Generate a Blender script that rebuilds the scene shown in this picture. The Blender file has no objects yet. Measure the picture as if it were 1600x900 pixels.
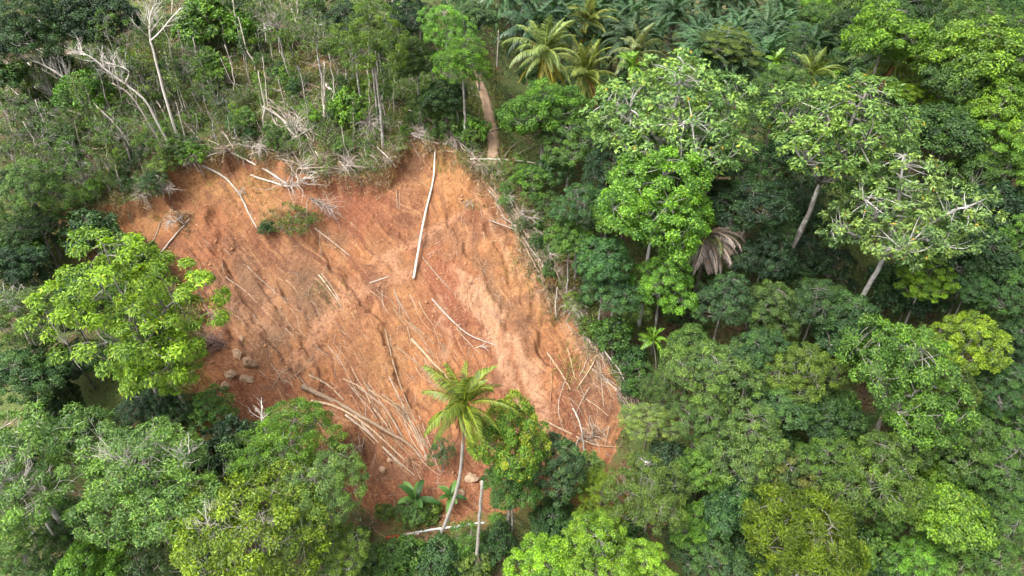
import bpy, math, random
import numpy as np
from mathutils import Vector, Matrix

# ------------------------------------------------------------------ camera, sky, sun, exposure
scene = bpy.context.scene
COL = scene.collection
CAM = np.array([0.0, 0.0, 54.0]); PITCH = math.radians(36.0); FPX = 1067.0
cam_data = bpy.data.cameras.new("camera"); cam = bpy.data.objects.new("camera", cam_data); COL.objects.link(cam)
cam_data.sensor_width = 36.0; cam_data.lens = 36.0 * FPX / 1600.0
cam_data.clip_start = 0.5; cam_data.clip_end = 2000.0
cam.location = CAM; cam.rotation_euler = (math.pi / 2 - PITCH, 0, 0)
scene.camera = cam

SUN_EL, SUN_AZ = math.radians(60), math.radians(236)      # azimuth clockwise from +Y: behind and left of the camera
world = bpy.data.worlds.new("World"); scene.world = world; world.use_nodes = True
wn, wl = world.node_tree.nodes, world.node_tree.links
wn.clear()
sky = wn.new("ShaderNodeTexSky"); sky.sky_type = 'NISHITA'; sky.sun_disc = False
sky.sun_elevation = SUN_EL; sky.sun_rotation = SUN_AZ
sky.air_density = 1.0; sky.dust_density = 6.0; sky.ozone_density = 1.0
hs = wn.new("ShaderNodeHueSaturation"); hs.inputs["Saturation"].default_value = 0.3
bg = wn.new("ShaderNodeBackground"); bg.inputs["Strength"].default_value = 0.14
wo = wn.new("ShaderNodeOutputWorld")
wl.new(sky.outputs[0], hs.inputs["Color"]); wl.new(hs.outputs[0], bg.inputs["Color"]); wl.new(bg.outputs[0], wo.inputs["Surface"])
sun_data = bpy.data.lights.new("sun", 'SUN'); sun_data.energy = 1.35; sun_data.angle = math.radians(28); sun_data.color = (1.0, 0.975, 0.93)
sun = bpy.data.objects.new("sun", sun_data); COL.objects.link(sun)
sd_ = Vector((math.sin(SUN_AZ) * math.cos(SUN_EL), math.cos(SUN_AZ) * math.cos(SUN_EL), math.sin(SUN_EL)))
sun.rotation_euler = sd_.to_track_quat('Z', 'Y').to_euler(); sun.location = (0, 0, 120)
scene.view_settings.view_transform = 'Standard'; scene.view_settings.look = 'None'
scene.view_settings.exposure = 1.78; scene.view_settings.gamma = 1.0; scene.view_settings.use_curve_mapping = False
scene.render.engine = 'CYCLES'
cy = scene.cycles
cy.max_bounces = 5; cy.diffuse_bounces = 3; cy.glossy_bounces = 2; cy.transmission_bounces = 3; cy.transparent_max_bounces = 4
cy.use_adaptive_sampling = True; cy.adaptive_threshold = 0.03
cy.use_denoising = True; cy.denoiser = 'OPENIMAGEDENOISE'; cy.denoising_input_passes = 'RGB_ALBEDO_NORMAL'; cy.denoising_prefilter = 'ACCURATE'
cy.sample_clamp_indirect = 4.0

# ------------------------------------------------------------------ noise and pixel rays
def _hash(ix, iy, s):
    n = (ix.astype(np.int64) * 374761393 + iy.astype(np.int64) * 668265263 + s * 1274126177) & 0xFFFFFFFF
    n = ((n ^ (n >> 13)) * 1274126177) & 0xFFFFFFFF
    return ((n ^ (n >> 16)) & 0xFFFF) / 65535.0

def vnoise(x, y, s=0):
    x = np.asarray(x, float); y = np.asarray(y, float)
    ix = np.floor(x); iy = np.floor(y); fx = x - ix; fy = y - iy
    ux = fx * fx * fx * (fx * (fx * 6 - 15) + 10); uy = fy * fy * fy * (fy * (fy * 6 - 15) + 10)
    a = _hash(ix, iy, s); b = _hash(ix + 1, iy, s); c = _hash(ix, iy + 1, s); d = _hash(ix + 1, iy + 1, s)
    return (a + (b - a) * ux) * (1 - uy) + (c + (d - c) * ux) * uy

def fbm(x, y, o=4, s=0):
    r = 0.0; a = 0.5; t = 0
    for i in range(o):
        r = r + a * vnoise(x, y, s + i * 17); t += a
        x = x * 2.03 + 3.1; y = y * 2.03 + 7.7; a *= 0.5
    return r / t

def sstep(a, b, x):
    t = np.clip((x - a) / (b - a), 0, 1); return t * t * (3 - 2 * t)

CF = np.array([0, math.cos(PITCH), -math.sin(PITCH)]); CU = np.array([0, math.sin(PITCH), math.cos(PITCH)])
def ray(px, py):
    return CF + np.array([1.0, 0, 0]) * (px - 800) / FPX + CU * (450 - py) / FPX
def proj(x, y, z):
    dx, dy, dz = x - CAM[0], y - CAM[1], z - CAM[2]
    dep = dy * CF[1] + dz * CF[2]; dep = np.where(dep < 0.1, 0.1, dep)
    return 800 + FPX * dx / dep, 450 - FPX * (dy * CU[1] + dz * CU[2]) / dep
def at_y(px, py, Y):
    d = ray(px, py); return CAM + d * (Y / d[1])
def depth(p):
    return float(np.dot(np.asarray(p) - CAM, CF))

# ------------------------------------------------------------------ terrain
_yy = np.arange(-300, 500, 0.5)
def _prof(k):
    v = np.interp(_yy, [a for a, b in k], [b for a, b in k]); w = np.ones(15) / 15
    return np.convolve(np.pad(v, 7, mode='edge'), w, 'valid')
PL = _prof([(-300, -30), (0, -11), (28, -3.5), (38, 0), (57, 10.5), (76, 20.5), (90, 24.5), (130, 35), (200, 47), (500, 80)])
PR = _prof([(-300, -30), (0, -11), (28, -3.5), (38, 0), (57, 9.5), (72, 17), (82, 18.5), (100, 14), (130, 8.5), (200, 8), (500, 26)])
def h_base(x, y):
    a = np.interp(y, _yy, PL); b = np.interp(y, _yy, PR)
    w = sstep(-10, 14, x)
    h = a * (1 - w) + b * w
    return h + (fbm(x / 22 + 9, y / 22, 3, 3) - .5) * 3.4 + (fbm(x / 5, y / 5, 3, 5) - .5) * 0.9

_T = np.arange(18.0, 330.0, 0.2)
def hit(px, py, f):
    d = ray(px, py); P = CAM[None] + d[None] * _T[:, None]
    g = P[:, 2] - f(P[:, 0], P[:, 1])
    i = np.argmax(g < 0)
    if g[i] >= 0: i = len(g) - 1
    if i == 0: return P[0]
    t = g[i - 1] / (g[i - 1] - g[i])
    return P[i - 1] + (P[i] - P[i - 1]) * t

SCAR_PX = [(262, 262), (330, 247), (370, 236), (420, 245), (470, 262), (520, 272), (560, 266), (600, 262), (622, 236), (640, 218), (690, 218), (722, 238),
           (745, 262), (772, 300), (798, 340), (826, 390), (852, 440), (880, 480), (915, 520), (945, 570), (972, 620), (984, 662),
           (966, 700), (940, 738), (905, 765), (850, 782), (780, 798), (740, 802), (690, 806), (630, 800), (580, 782), (545, 752), (520, 715), (470, 700),
           (420, 692), (360, 690), (322, 668), (300, 640), (300, 590), (300, 520), (290, 455), (275, 420), (262, 390), (235, 398), (190, 385), (150, 345),
           (143, 318), (180, 306), (225, 312), (262, 328), (285, 345), (277, 320), (264, 295)]
SCAR = np.array([hit(a, b, h_base)[:2] for a, b in SCAR_PX])
def poly_sd(x, y, P):
    x = np.asarray(x, float); y = np.asarray(y, float)
    d = np.full(x.shape, 1e9); ins = np.zeros(x.shape, bool)
    n = len(P)
    for i in range(n):
        ax, ay = P[i]; bx, by = P[(i + 1) % n]
        ex, ey = bx - ax, by - ay
        t = np.clip(((x - ax) * ex + (y - ay) * ey) / (ex * ex + ey * ey + 1e-12), 0, 1)
        d = np.minimum(d, (x - ax - t * ex) ** 2 + (y - ay - t * ey) ** 2)
        c = ((ay > y) != (by > y)) & (x < (bx - ax) * (y - ay) / (by - ay + 1e-12) + ax)
        ins ^= c
    return np.where(ins, 1, -1) * np.sqrt(d)
SX0, SY0 = SCAR.min(0) - 2; SX1, SY1 = SCAR.max(0) + 2

def scar_sd(x, y):
    x = np.asarray(x, float); y = np.asarray(y, float)
    out = np.full(x.shape, -5.0)
    m = (x > SX0) & (x < SX1) & (y > SY0) & (y < SY1)
    if m.any():
        xx, yy = x[m], y[m]
        out[m] = poly_sd(xx, yy, SCAR) + (fbm(xx / 3.0, yy / 3.0, 4, 11) - .5) * 3.0 + (vnoise(xx / .7, yy / .7, 12) - .5) * .25
    return out

def flow_uv(x, y):
    w = (fbm(x / 9, y / 9, 3, 21) - .5) * 5.0
    k = 0.95 - 0.35 * sstep(-26, -6, x)
    u = x + k * (y - 58) + w
    r = sstep(-9, 3, x + (fbm(x / 7, y / 7, 2, 23) - .5) * 6)          # near the right flank the streaks run along the rim
    return u * (1 - r) + (np.clip(poly_sd(x, y, SCAR), -1, 30) * 1.25 + w * .35) * r, y
RILLS_PX = [[(322, 300), (338, 360), (372, 430), (420, 500), (462, 555)], [(430, 415), (455, 480), (488, 545), (505, 575)], [(492, 345), (535, 395), (572, 440), (600, 470)], [(282, 385), (322, 440), (352, 500), (372, 540)], [(395, 385), (415, 430), (445, 470)], [(600, 480), (625, 550), (650, 620)], [(700, 300), (740, 370), (775, 430), (800, 500)], [(760, 330), (800, 400), (835, 470), (860, 540)]]
_pits = [(556, 684, 1.25, 3.6), (497, 520, .8, .45), (466, 545, .7, .4), (520, 560, .7, .3), (915, 715, 1.2, .8), (600, 720, 1.4, .8)]
PITS = [(*hit(a, b, h_base)[:2], r, dd) for a, b, r, dd in _pits]
RILLS = [[hit(p, q, h_base)[:2] for p, q in r] for r in RILLS_PX]
def H(x, y):
    x = np.asarray(x, float); y = np.asarray(y, float)
    h = h_base(x, y)
    m = (x > SX0) & (x < SX1) & (y > SY0) & (y < SY1)
    if m.any():
        xx, yy = x[m], y[m]; sd = scar_sd(xx, yy)
        top = sstep(47, 70, yy)
        dep = (0.45 + 1.5 * top) * sstep(0, 0.45 + 1.3 * vnoise(xx / 3, yy / 3, 8), sd) + 1.9 * sstep(0, 9, sd)
        u, v = flow_uv(xx, yy)
        ins = sstep(0.2, 2.0, sd)
        r1 = 1 - np.abs(fbm(u / 3.2, v / 17, 3, 31) * 2 - 1)
        r2 = 1 - np.abs(fbm(u / 1.0, v / 8, 2, 37) * 2 - 1)
        mk = .42 + .9 * sstep(.40, .62, fbm(xx / 8, yy / 8, 2, 91)) * (1 - .55 * sstep(-14, -4, xx))
        rel = ((r1 - .6) * -0.16 + (r2 - .6) * -0.16) * mk + (fbm(xx / 1.1, yy / 1.1, 4, 41) - .5) * .3 + (fbm(xx / 4.5, yy / 4.5, 3, 92) - .5) * .6 + (vnoise(xx / .27, yy / .27, 44) - .5) * .10
        wx, wy = xx + (fbm(xx / 1.2, yy / 1.2, 2, 93) - .5) * 1.6, yy + (fbm(xx / 1.2, yy / 1.2, 2, 94) - .5) * 1.6
        dr = np.full(xx.shape, 9.0)
        for q in RILLS:
            for (ax, ay), (bx, by) in zip(q[:-1], q[1:]):
                ex, ey = bx - ax, by - ay; tt = np.clip(((wx - ax) * ex + (wy - ay) * ey) / (ex * ex + ey * ey), 0, 1); dr = np.minimum(dr, np.hypot(wx - ax - tt * ex, wy - ay - tt * ey))
        rel = rel - .55 * np.exp(-(dr / .42) ** 2) * (.4 + .9 * vnoise(xx / 1.7, yy / 1.7, 95)) + .16 * np.exp(-((dr - .9) / .4) ** 2)
        clod = sstep(.62, .8, fbm(xx / .55, yy / .55, 2, 47)) * .13 * sstep(.45, .6, fbm(xx / 7, yy / 7, 2, 48))
        hh = -dep + ins * (rel + clod)
        # bench: a slumped step left of the middle that still carries bushes
        for (bx, by, rx, ry, a) in BENCH:
            hh = hh + a * np.exp(-(((xx - bx) / rx) ** 2 + ((yy - by) / ry) ** 2))
        for (bx, by, r, a) in PITS:
            hh = hh - a * np.exp(-(((xx - bx) / r) ** 2 + ((yy - by) / (r * 1.5)) ** 2) ** 1.5)
        h = h.copy() if hasattr(h, 'copy') else h
        h[m] = h[m] + hh
    return h
_b = hit(455, 330, h_base); BENCH = [(_b[0], _b[1] + 1.2, 4.2, 2.0, 1.5)]
_b = hit(700, 290, h_base); BENCH.append((_b[0], _b[1], 4.0, 2.0, .8))
_GX0, _GY0, _GS = -150.0, 5.0, 0.2
_gx = np.arange(_GX0, 150, _GS); _gy = np.arange(_GY0, 235, _GS)
_HG = np.concatenate([H(*[q.ravel() for q in np.meshgrid(_gx, c)]).reshape(len(c), -1) for c in np.array_split(_gy, 12)])
_BG = None
def Hi(x, y):
    """bilinear lookup in the finished terrain"""
    fx = np.clip((np.asarray(x, float) - _GX0) / _GS, 0, len(_gx) - 1.001); fy = np.clip((np.asarray(y, float) - _GY0) / _GS, 0, len(_gy) - 1.001)
    i = fx.astype(int); j = fy.astype(int); a = fx - i; b = fy - j
    return (_HG[j, i] * (1 - a) + _HG[j, i + 1] * a) * (1 - b) + (_HG[j + 1, i] * (1 - a) + _HG[j + 1, i + 1] * a) * b
def Hs(x, y):
    fx = min(max((x - _GX0) / _GS, 0), len(_gx) - 1.001); fy = min(max((y - _GY0) / _GS, 0), len(_gy) - 1.001); i = int(fx); j = int(fy); a = fx - i; b = fy - j
    return float((_HG[j, i] * (1 - a) + _HG[j, i + 1] * a) * (1 - b) + (_HG[j + 1, i] * (1 - a) + _HG[j + 1, i + 1] * a) * b)
def gpx(px, py): return hit(px, py, Hi)
def gpx_h(px, py, hgt): return hit(px, py, lambda x, y: Hi(x, y) + hgt)

# ------------------------------------------------------------------ things, parts, meshes
THINGS = []
def new_obj(name, mesh, mat=None, parent=None, loc=(0, 0, 0)):
    o = bpy.data.objects.new(name, mesh); COL.objects.link(o)
    if mat is not None and mesh is not None and not mesh.materials: mesh.materials.append(mat)
    if parent is not None: o.parent = parent
    o.location = loc
    return o
def tag(o, label, cat, group=None, px=None):
    o["label"] = label; o["category"] = cat
    if group: o["group"] = group
    THINGS.append([o, label, px])
    return o
def thing(name, label, cat, loc, group=None, px=None, rz=0.0):
    o = new_obj(name, None, None, None, loc); o.empty_display_size = .3; o.rotation_euler = (0, 0, rz)
    return tag(o, label, cat, group, px)
def structure(name, mesh, mat):
    o = new_obj(name, mesh, mat); o["kind"] = "structure"; return o

def mesh_np(name, V, F, attrs=None, vec=None):
    """V (n,3); F (m,3) or (m,4)"""
    me = bpy.data.meshes.new(name); V = np.asarray(V, np.float32); F = np.asarray(F, np.int32)
    k = F.shape[1]
    me.vertices.add(len(V)); me.vertices.foreach_set("co", V.ravel())
    me.loops.add(F.size); me.loops.foreach_set("vertex_index", F.ravel())
    me.polygons.add(len(F)); me.polygons.foreach_set("loop_start", np.arange(0, F.size, k, dtype=np.int32))
    me.update(calc_edges=True)
    for n, a in (attrs or {}).items():
        at = me.attributes.new(n, 'FLOAT', 'POINT'); at.data.foreach_set("value", np.asarray(a, np.float32).ravel())
    for n, a in (vec or {}).items():
        at = me.attributes.new(n, 'FLOAT_VECTOR', 'POINT'); at.data.foreach_set("vector", np.asarray(a, np.float32).ravel())
    return me

def unit(v): return v / (np.linalg.norm(v, axis=-1, keepdims=True) + 1e-9)

class Tubes:
    def __init__(s): s.V = []; s.F = []; s.A = []; s.n = 0
    def add(s, P, R, sides=5, cap=True, val=None, rough=0.0, rng=None):
        P = np.asarray(P, float); n = len(P); R = np.broadcast_to(np.asarray(R, float), (n,))
        T = np.empty_like(P); T[1:-1] = P[2:] - P[:-2]; T[0] = P[1] - P[0]; T[-1] = P[-1] - P[-2]; T = unit(T)
        ref = np.array([0, 0, 1.0]) if abs(T[:, 2]).mean() < .8 else np.array([1.0, 0, 0])
        A = unit(np.cross(T, ref)); B = np.cross(T, A)
        th = np.arange(sides) * 2 * math.pi / sides
        ring = (A[:, None] * np.cos(th)[None, :, None] + B[:, None] * np.sin(th)[None, :, None])
        rr = R[:, None]
        if rough and rng is not None: rr = rr * (1 + rough * rng.uniform(-1, 1, (n, sides)))
        V = P[:, None] + ring * (rr[..., None] if rr.ndim == 2 and rr.shape[1] == sides else rr[:, :, None])
        b = s.n
        s.V.append(V.reshape(-1, 3))
        i = np.arange(n - 1)[:, None] * sides; j = np.arange(sides)[None]; j2 = (j + 1) % sides
        s.F.append((b + np.stack([i + j, i + j2, i + sides + j2, i + sides + j], -1)).reshape(-1, 4))
        nv = n * sides
        if cap:
            s.V.append(np.stack([P[0] - T[0] * R[0] * .15, P[-1] + T[-1] * R[-1] * .3]))
            c0, c1 = b + nv, b + nv + 1; e = (n - 1) * sides
            j = np.arange(sides); j2 = (j + 1) % sides
            s.F.append(np.stack([b + j2, b + j, np.full(sides, c0), np.full(sides, c0)], -1))
            s.F.append(np.stack([b + e + j, b + e + j2, np.full(sides, c1), np.full(sides, c1)], -1))
            nv += 2
        s.A.append(np.full(nv, random.random() if val is None else val)); s.n += nv
    def mesh(s, name):
        V = np.concatenate(s.V); F = np.concatenate(s.F); A = np.concatenate(s.A)
        me = bpy.data.meshes.new(name)
        tri = F[:, 2] == F[:, 3]
        me.vertices.add(len(V)); me.vertices.foreach_set("co", V.astype(np.float32).ravel())
        ln = np.where(tri, 3, 4); st = np.concatenate([[0], np.cumsum(ln)[:-1]]).astype(np.int32)
        flat = F.ravel()[~np.stack([np.zeros(len(F), bool)] * 3 + [tri], -1).ravel()].astype(np.int32)
        me.loops.add(len(flat)); me.loops.foreach_set("vertex_index", flat)
        me.polygons.add(len(F)); me.polygons.foreach_set("loop_start", st)
        me.update(calc_edges=True)
        at = me.attributes.new("rnd", 'FLOAT', 'POINT'); at.data.foreach_set("value", A.astype(np.float32))
        return me

def bez(a, b, c, n):
    t = np.linspace(0, 1, n)[:, None]
    return (1 - t) ** 2 * a + 2 * t * (1 - t) * b + t * t * c
def spline(P, n):
    """Catmull-Rom through P"""
    P = np.asarray(P, float)
    if len(P) == 2: return P[0] + (P[1] - P[0]) * np.linspace(0, 1, n)[:, None]
    Q = np.vstack([2 * P[0] - P[1], P, 2 * P[-1] - P[-2]])
    out = []
    for t in np.linspace(0, len(P) - 1 - 1e-6, n):
        i = int(t); f = t - i; a, b, c, d = Q[i], Q[i + 1], Q[i + 2], Q[i + 3]
        out.append(.5 * (2 * b + (c - a) * f + (2 * a - 5 * b + 4 * c - d) * f * f + (3 * b - a - 3 * c + d) * f ** 3))
    return np.array(out)

# ------------------------------------------------------------------ materials
def mat_new(name):
    m = bpy.data.materials.new(name); m.use_nodes = True
    nt = m.node_tree; nt.nodes.clear()
    return m, nt
class NT:
    def __init__(s, nt): s.nt = nt
    def n(s, typ, **kw):
        nd = s.nt.nodes.new(typ)
        for k, v in kw.items(): setattr(nd, k, v)
        return nd
    def put(s, sock, v):
        if isinstance(v, bpy.types.NodeSocket): s.nt.links.new(v, sock)
        elif v is not None: sock.default_value = v
    def attr(s, name): return s.n("ShaderNodeAttribute", attribute_name=name)
    def noise(s, vec, scale, detail=3, rough=.55):
        nd = s.n("ShaderNodeTexNoise"); s.put(nd.inputs["Vector"], vec); nd.inputs["Scale"].default_value = scale
        nd.inputs["Detail"].default_value = detail; nd.inputs["Roughness"].default_value = rough; return nd.outputs["Fac"]
    def math(s, op, a, b=None, clamp=False):
        nd = s.n("ShaderNodeMath", operation=op, use_clamp=clamp); s.put(nd.inputs[0], a)
        if b is not None: s.put(nd.inputs[1], b)
        return nd.outputs[0]
    def ramp(s, v, a, b, lo=0.0, hi=1.0):
        nd = s.n("ShaderNodeMapRange", interpolation_type='SMOOTHSTEP'); s.put(nd.inputs[0], v)
        for i, q in enumerate((a, b, lo, hi)): s.put(nd.inputs[i + 1], q)
        return nd.outputs[0]
    def mix(s, f, a, b, typ='MIX'):
        nd = s.n("ShaderNodeMix", data_type='RGBA', blend_type=typ)
        s.put(nd.inputs[0], f); s.put(nd.inputs[6], a if isinstance(a, bpy.types.NodeSocket) else (*a, 1)); s.put(nd.inputs[7], b if isinstance(b, bpy.types.NodeSocket) else (*b, 1))
        return nd.outputs[2]
    def vmul(s, v, k):
        nd = s.n("ShaderNodeVectorMath", operation='MULTIPLY'); s.put(nd.inputs[0], v); s.put(nd.inputs[1], k); return nd.outputs[0]
    def bump(s, hgt, dist, strength=1.0):
        nd = s.n("ShaderNodeBump"); nd.inputs["Strength"].default_value = strength; nd.inputs["Distance"].default_value = dist
        s.put(nd.inputs["Height"], hgt); return nd.outputs[0]
    def out(s, col, rough=.9, nrm=None, spec=.2):
        b = s.n("ShaderNodeBsdfPrincipled"); s.put(b.inputs["Base Color"], col if isinstance(col, bpy.types.NodeSocket) else (*col, 1))
        s.put(b.inputs["Roughness"], rough); b.inputs["Specular IOR Level"].default_value = spec
        if nrm is not None: s.put(b.inputs["Normal"], nrm)
        o = s.n("ShaderNodeOutputMaterial"); s.nt.links.new(b.outputs[0], o.inputs[0]); return b, o

def leaf_material(name, tint=(1, 1, 1), young=(1.4, 1.42, .8), old=(1.5, .9, .6), trans=.32, rough=.5, old_at=.985):
    """leaf colour = the plant's own colour (object colour) varied leaf by leaf and spray by spray"""
    m, nt = mat_new(name); k = NT(nt)
    oi = k.n("ShaderNodeObjectInfo"); rnd = k.attr("rnd").outputs["Fac"]; cl = k.attr("clump").outputs["Fac"]
    base = k.mix(1.0, oi.outputs["Color"], tint, 'MULTIPLY')
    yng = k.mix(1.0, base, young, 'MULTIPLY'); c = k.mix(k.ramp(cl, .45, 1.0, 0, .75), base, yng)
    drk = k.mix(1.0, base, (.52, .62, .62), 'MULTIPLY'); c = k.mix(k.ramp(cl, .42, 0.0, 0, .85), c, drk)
    v = k.ramp(rnd, 0, 1, .5, 1.55)
    c = k.mix(1.0, c, k.n("ShaderNodeCombineColor").outputs[0], 'MULTIPLY') if False else c
    hv = k.n("ShaderNodeHueSaturation"); k.put(hv.inputs["Color"], c); k.put(hv.inputs["Value"], v)
    k.put(hv.inputs["Hue"], k.ramp(rnd, 0, 1, .515, .487))
    c = hv.outputs[0]
    o_ = k.mix(1.0, base, old, 'MULTIPLY'); c = k.mix(k.math('GREATER_THAN', rnd, old_at), c, o_)
    b = k.n("ShaderNodeBsdfPrincipled"); k.put(b.inputs["Base Color"], c); b.inputs["Roughness"].default_value = rough; b.inputs["Specular IOR Level"].default_value = .35
    t = k.n("ShaderNodeBsdfTranslucent"); tc = k.mix(1.0, c, (1.25, 1.25, .6), 'MULTIPLY'); k.put(t.inputs["Color"], tc)
    mx = k.n("ShaderNodeMixShader"); mx.inputs[0].default_value = trans
    nt.links.new(b.outputs[0], mx.inputs[1]); nt.links.new(t.outputs[0], mx.inputs[2])
    o = k.n("ShaderNodeOutputMaterial"); nt.links.new(mx.outputs[0], o.inputs[0])
    return m
M = {}
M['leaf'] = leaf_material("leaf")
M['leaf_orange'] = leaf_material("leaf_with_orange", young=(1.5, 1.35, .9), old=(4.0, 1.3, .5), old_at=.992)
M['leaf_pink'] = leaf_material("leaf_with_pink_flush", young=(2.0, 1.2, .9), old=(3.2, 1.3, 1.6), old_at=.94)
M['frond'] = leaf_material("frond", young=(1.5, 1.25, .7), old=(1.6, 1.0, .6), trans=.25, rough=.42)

def bark_material(name, c1, c2, scale=3.0, streak=(1, 1, .25), lichen=None):
    m, nt = mat_new(name); k = NT(nt)
    tc = k.n("ShaderNodeTexCoord"); gp = k.n("ShaderNodeNewGeometry").outputs["Position"]
    v = k.vmul(gp, streak)
    f = k.noise(v, scale, 4, .65); f2 = k.noise(gp, scale * 5, 3)
    c = k.mix(k.ramp(f, .3, .7), c1, c2)
    if lichen: c = k.mix(k.ramp(k.noise(gp, 1.7, 4), .52, .68), c, lichen)
    rv = k.ramp(k.attr("rnd").outputs["Fac"], 0, 1, .75, 1.2)
    hv = k.n("ShaderNodeHueSaturation"); k.put(hv.inputs["Color"], c); k.put(hv.inputs["Value"], rv)
    k.out(hv.outputs[0], .85, k.bump(f2, .03, .6)); return m
M['bark_grey'] = bark_material("bark_grey", (.24, .22, .195), (.13, .115, .1), lichen=(.36, .36, .32))
M['bark_white'] = bark_material("bark_white", (.40, .385, .36), (.27, .255, .23), lichen=(.2, .19, .16))
M['bark_dark'] = bark_material("bark_dark", (.16, .135, .11), (.08, .065, .05), lichen=(.2, .2, .16))
M['bark_palm'] = bark_material("bark_palm", (.33, .305, .27), (.2, .18, .155), 4, (1, 1, 2.2))
M['dead_wood'] = bark_material("dead_wood", (.31, .245, .185), (.2, .15, .11), 4)
M['peeled_wood'] = bark_material("peeled_wood", (.31, .225, .15), (.2, .13, .08), 5)
M['bleached_wood'] = bark_material('bleached_wood', (.60, .555, .50), (.44, .395, .345), 3)
M['white_wood'] = bark_material("white_wood", (.46, .41, .355), (.33, .28, .235), 3)
M['muddy_wood'] = bark_material("muddy_wood", (.33, .20, .12), (.22, .115, .06), 4)
M['brown_twig'] = bark_material("brown_twig", (.27, .185, .155), (.16, .105, .088), 4)
M['grey_twig'] = bark_material("grey_twig", (.38, .325, .28), (.24, .195, .165), 4)
M['stem'] = bark_material("stem", (.44, .395, .32), (.28, .25, .19), 3, (1, 1, .15))
M['red_bark'] = bark_material("red_bark", (.40, .09, .035), (.3, .065, .028), 4)

def soil_material():
    m, nt = mat_new("scar_soil"); k = NT(nt)
    fl = k.attr("flow").outputs["Vector"]; pos = k.n("ShaderNodeNewGeometry").outputs["Position"]
    big = k.noise(pos, .11, 4, .6); mid = k.noise(pos, .55, 5, .65); fine = k.noise(pos, 3.2, 5, .7); grit = k.noise(pos, 5.5, 4, .75)
    streak = k.noise(k.vmul(fl, (1.1, .11, 0)), 1.0, 5, .62); streak2 = k.noise(k.vmul(fl, (3.4, .28, 0)), 1.0, 4, .65)
    c = k.mix(k.ramp(big, .42, .58), (.285, .122, .049), (.165, .068, .036))
    c = k.mix(k.ramp(mid, .44, .62, 0, .8), c, (.32, .158, .072))
    c = k.mix(k.ramp(streak, .46, .60, 0, .88), c, (.132, .052, .029))
    c = k.mix(k.math('MULTIPLY', k.attr("red").outputs["Fac"], k.ramp(mid, .15, .5)), c, (.20, .073, .039))
    c = k.mix(k.math('MULTIPLY', k.attr("yellow").outputs["Fac"], k.ramp(streak, .25, .65)), c, (.335, .178, .070))
    c = k.mix(k.math('MULTIPLY', k.attr("grey").outputs["Fac"], k.ramp(streak2, .2, .5)), c, (.145, .088, .052))
    c = k.mix(k.math('MULTIPLY', k.attr("pale").outputs["Fac"], k.ramp(streak2, .22, .60, 0, .72)), c, (.42, .25, .15))
    c = k.mix(k.math('MULTIPLY', k.attr("trail").outputs["Fac"], k.ramp(fine, .25, .6, 0, .8)), c, (.34, .178, .102))
    c = k.mix(k.ramp(k.noise(pos, .22, 5, .7), .54, .66, 0, .75), c, (.125, .062, .036))      # damp topsoil patches
    c = k.mix(k.ramp(streak2, .55, .70, 0, .6), c, (.37, .205, .105))
    c = k.mix(k.ramp(k.noise(pos, 1.5, 4, .7), .54, .66, 0, .6), c, (.12, .05, .028))
    c = k.mix(k.ramp(grit, .59, .66, 0, .65), c, (.46, .31, .185))        # pale crumbs
    c = k.mix(k.ramp(grit, .43, .35, 0, .55), c, (.09, .04, .024))
    c = k.mix(k.ramp(fine, .46, .32, 0, .7), c, (.10, .042, .025))
    sv = k.n("ShaderNodeHueSaturation"); k.put(sv.inputs["Color"], c); sv.inputs["Saturation"].default_value = 1.0; sv.inputs["Value"].default_value = .88; c = sv.outputs[0]
    k.out(c, .95, k.bump(k.math('ADD', fine, k.math('MULTIPLY', grit, .5)), .2, 1.0), .12)
    return m
M['soil'] = soil_material()
def floor_material():
    m, nt = mat_new("forest_floor"); k = NT(nt)
    pos = k.n("ShaderNodeNewGeometry").outputs["Position"]
    a = k.noise(pos, .35, 5, .65); b = k.noise(pos, 2.6, 5, .7); g = k.noise(pos, 7, 4, .7)
    c = k.mix(k.ramp(b, .35, .65), (.06, .038, .022), (.125, .088, .052))
    c = k.mix(k.ramp(a, .38, .55, 0, .85), c, (.07, .10, .028))
    c = k.mix(k.ramp(g, .6, .75, 0, .7), c, (.22, .165, .11))
    c = k.mix(k.math('MULTIPLY', k.attr("bare").outputs["Fac"], k.ramp(a, .2, .45)), c, (.25, .105, .045))
    k.out(c, .95, k.bump(b, .25, .8), .1); return m
M['floor'] = floor_material()
def simple(name, c1, c2, scale=3, rough=.9, dist=.05):
    m, nt = mat_new(name); k = NT(nt); pos = k.n("ShaderNodeNewGeometry").outputs["Position"]
    f = k.noise(pos, scale, 5, .65); g = k.noise(pos, scale * 4, 3)
    c = k.mix(k.ramp(f, .3, .7), c1, c2); k.out(c, rough, k.bump(g, dist, .7), .15); return m
M['path'] = simple("path_dirt", (.30, .205, .135), (.2, .135, .085), 1.3)
M['rock'] = simple("boulder_stone", (.36, .26, .175), (.23, .13, .075), 2.2, .9, .12)
M['clod'] = simple("soil_clod", (.34, .18, .09), (.22, .095, .05), 1.5)
M['coconut'] = simple("coconut_husk", (.40, .22, .04), (.25, .13, .04), 3, .5)
M['straw'] = simple("dead_frond", (.42, .31, .25), (.28, .20, .17), 2, .9)
M['white_pipe'] = simple("white_pipe", (.55, .56, .55), (.45, .45, .43), 2, .5)
M['grass'] = leaf_material("grass_blade", trans=.3, rough=.6)
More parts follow.
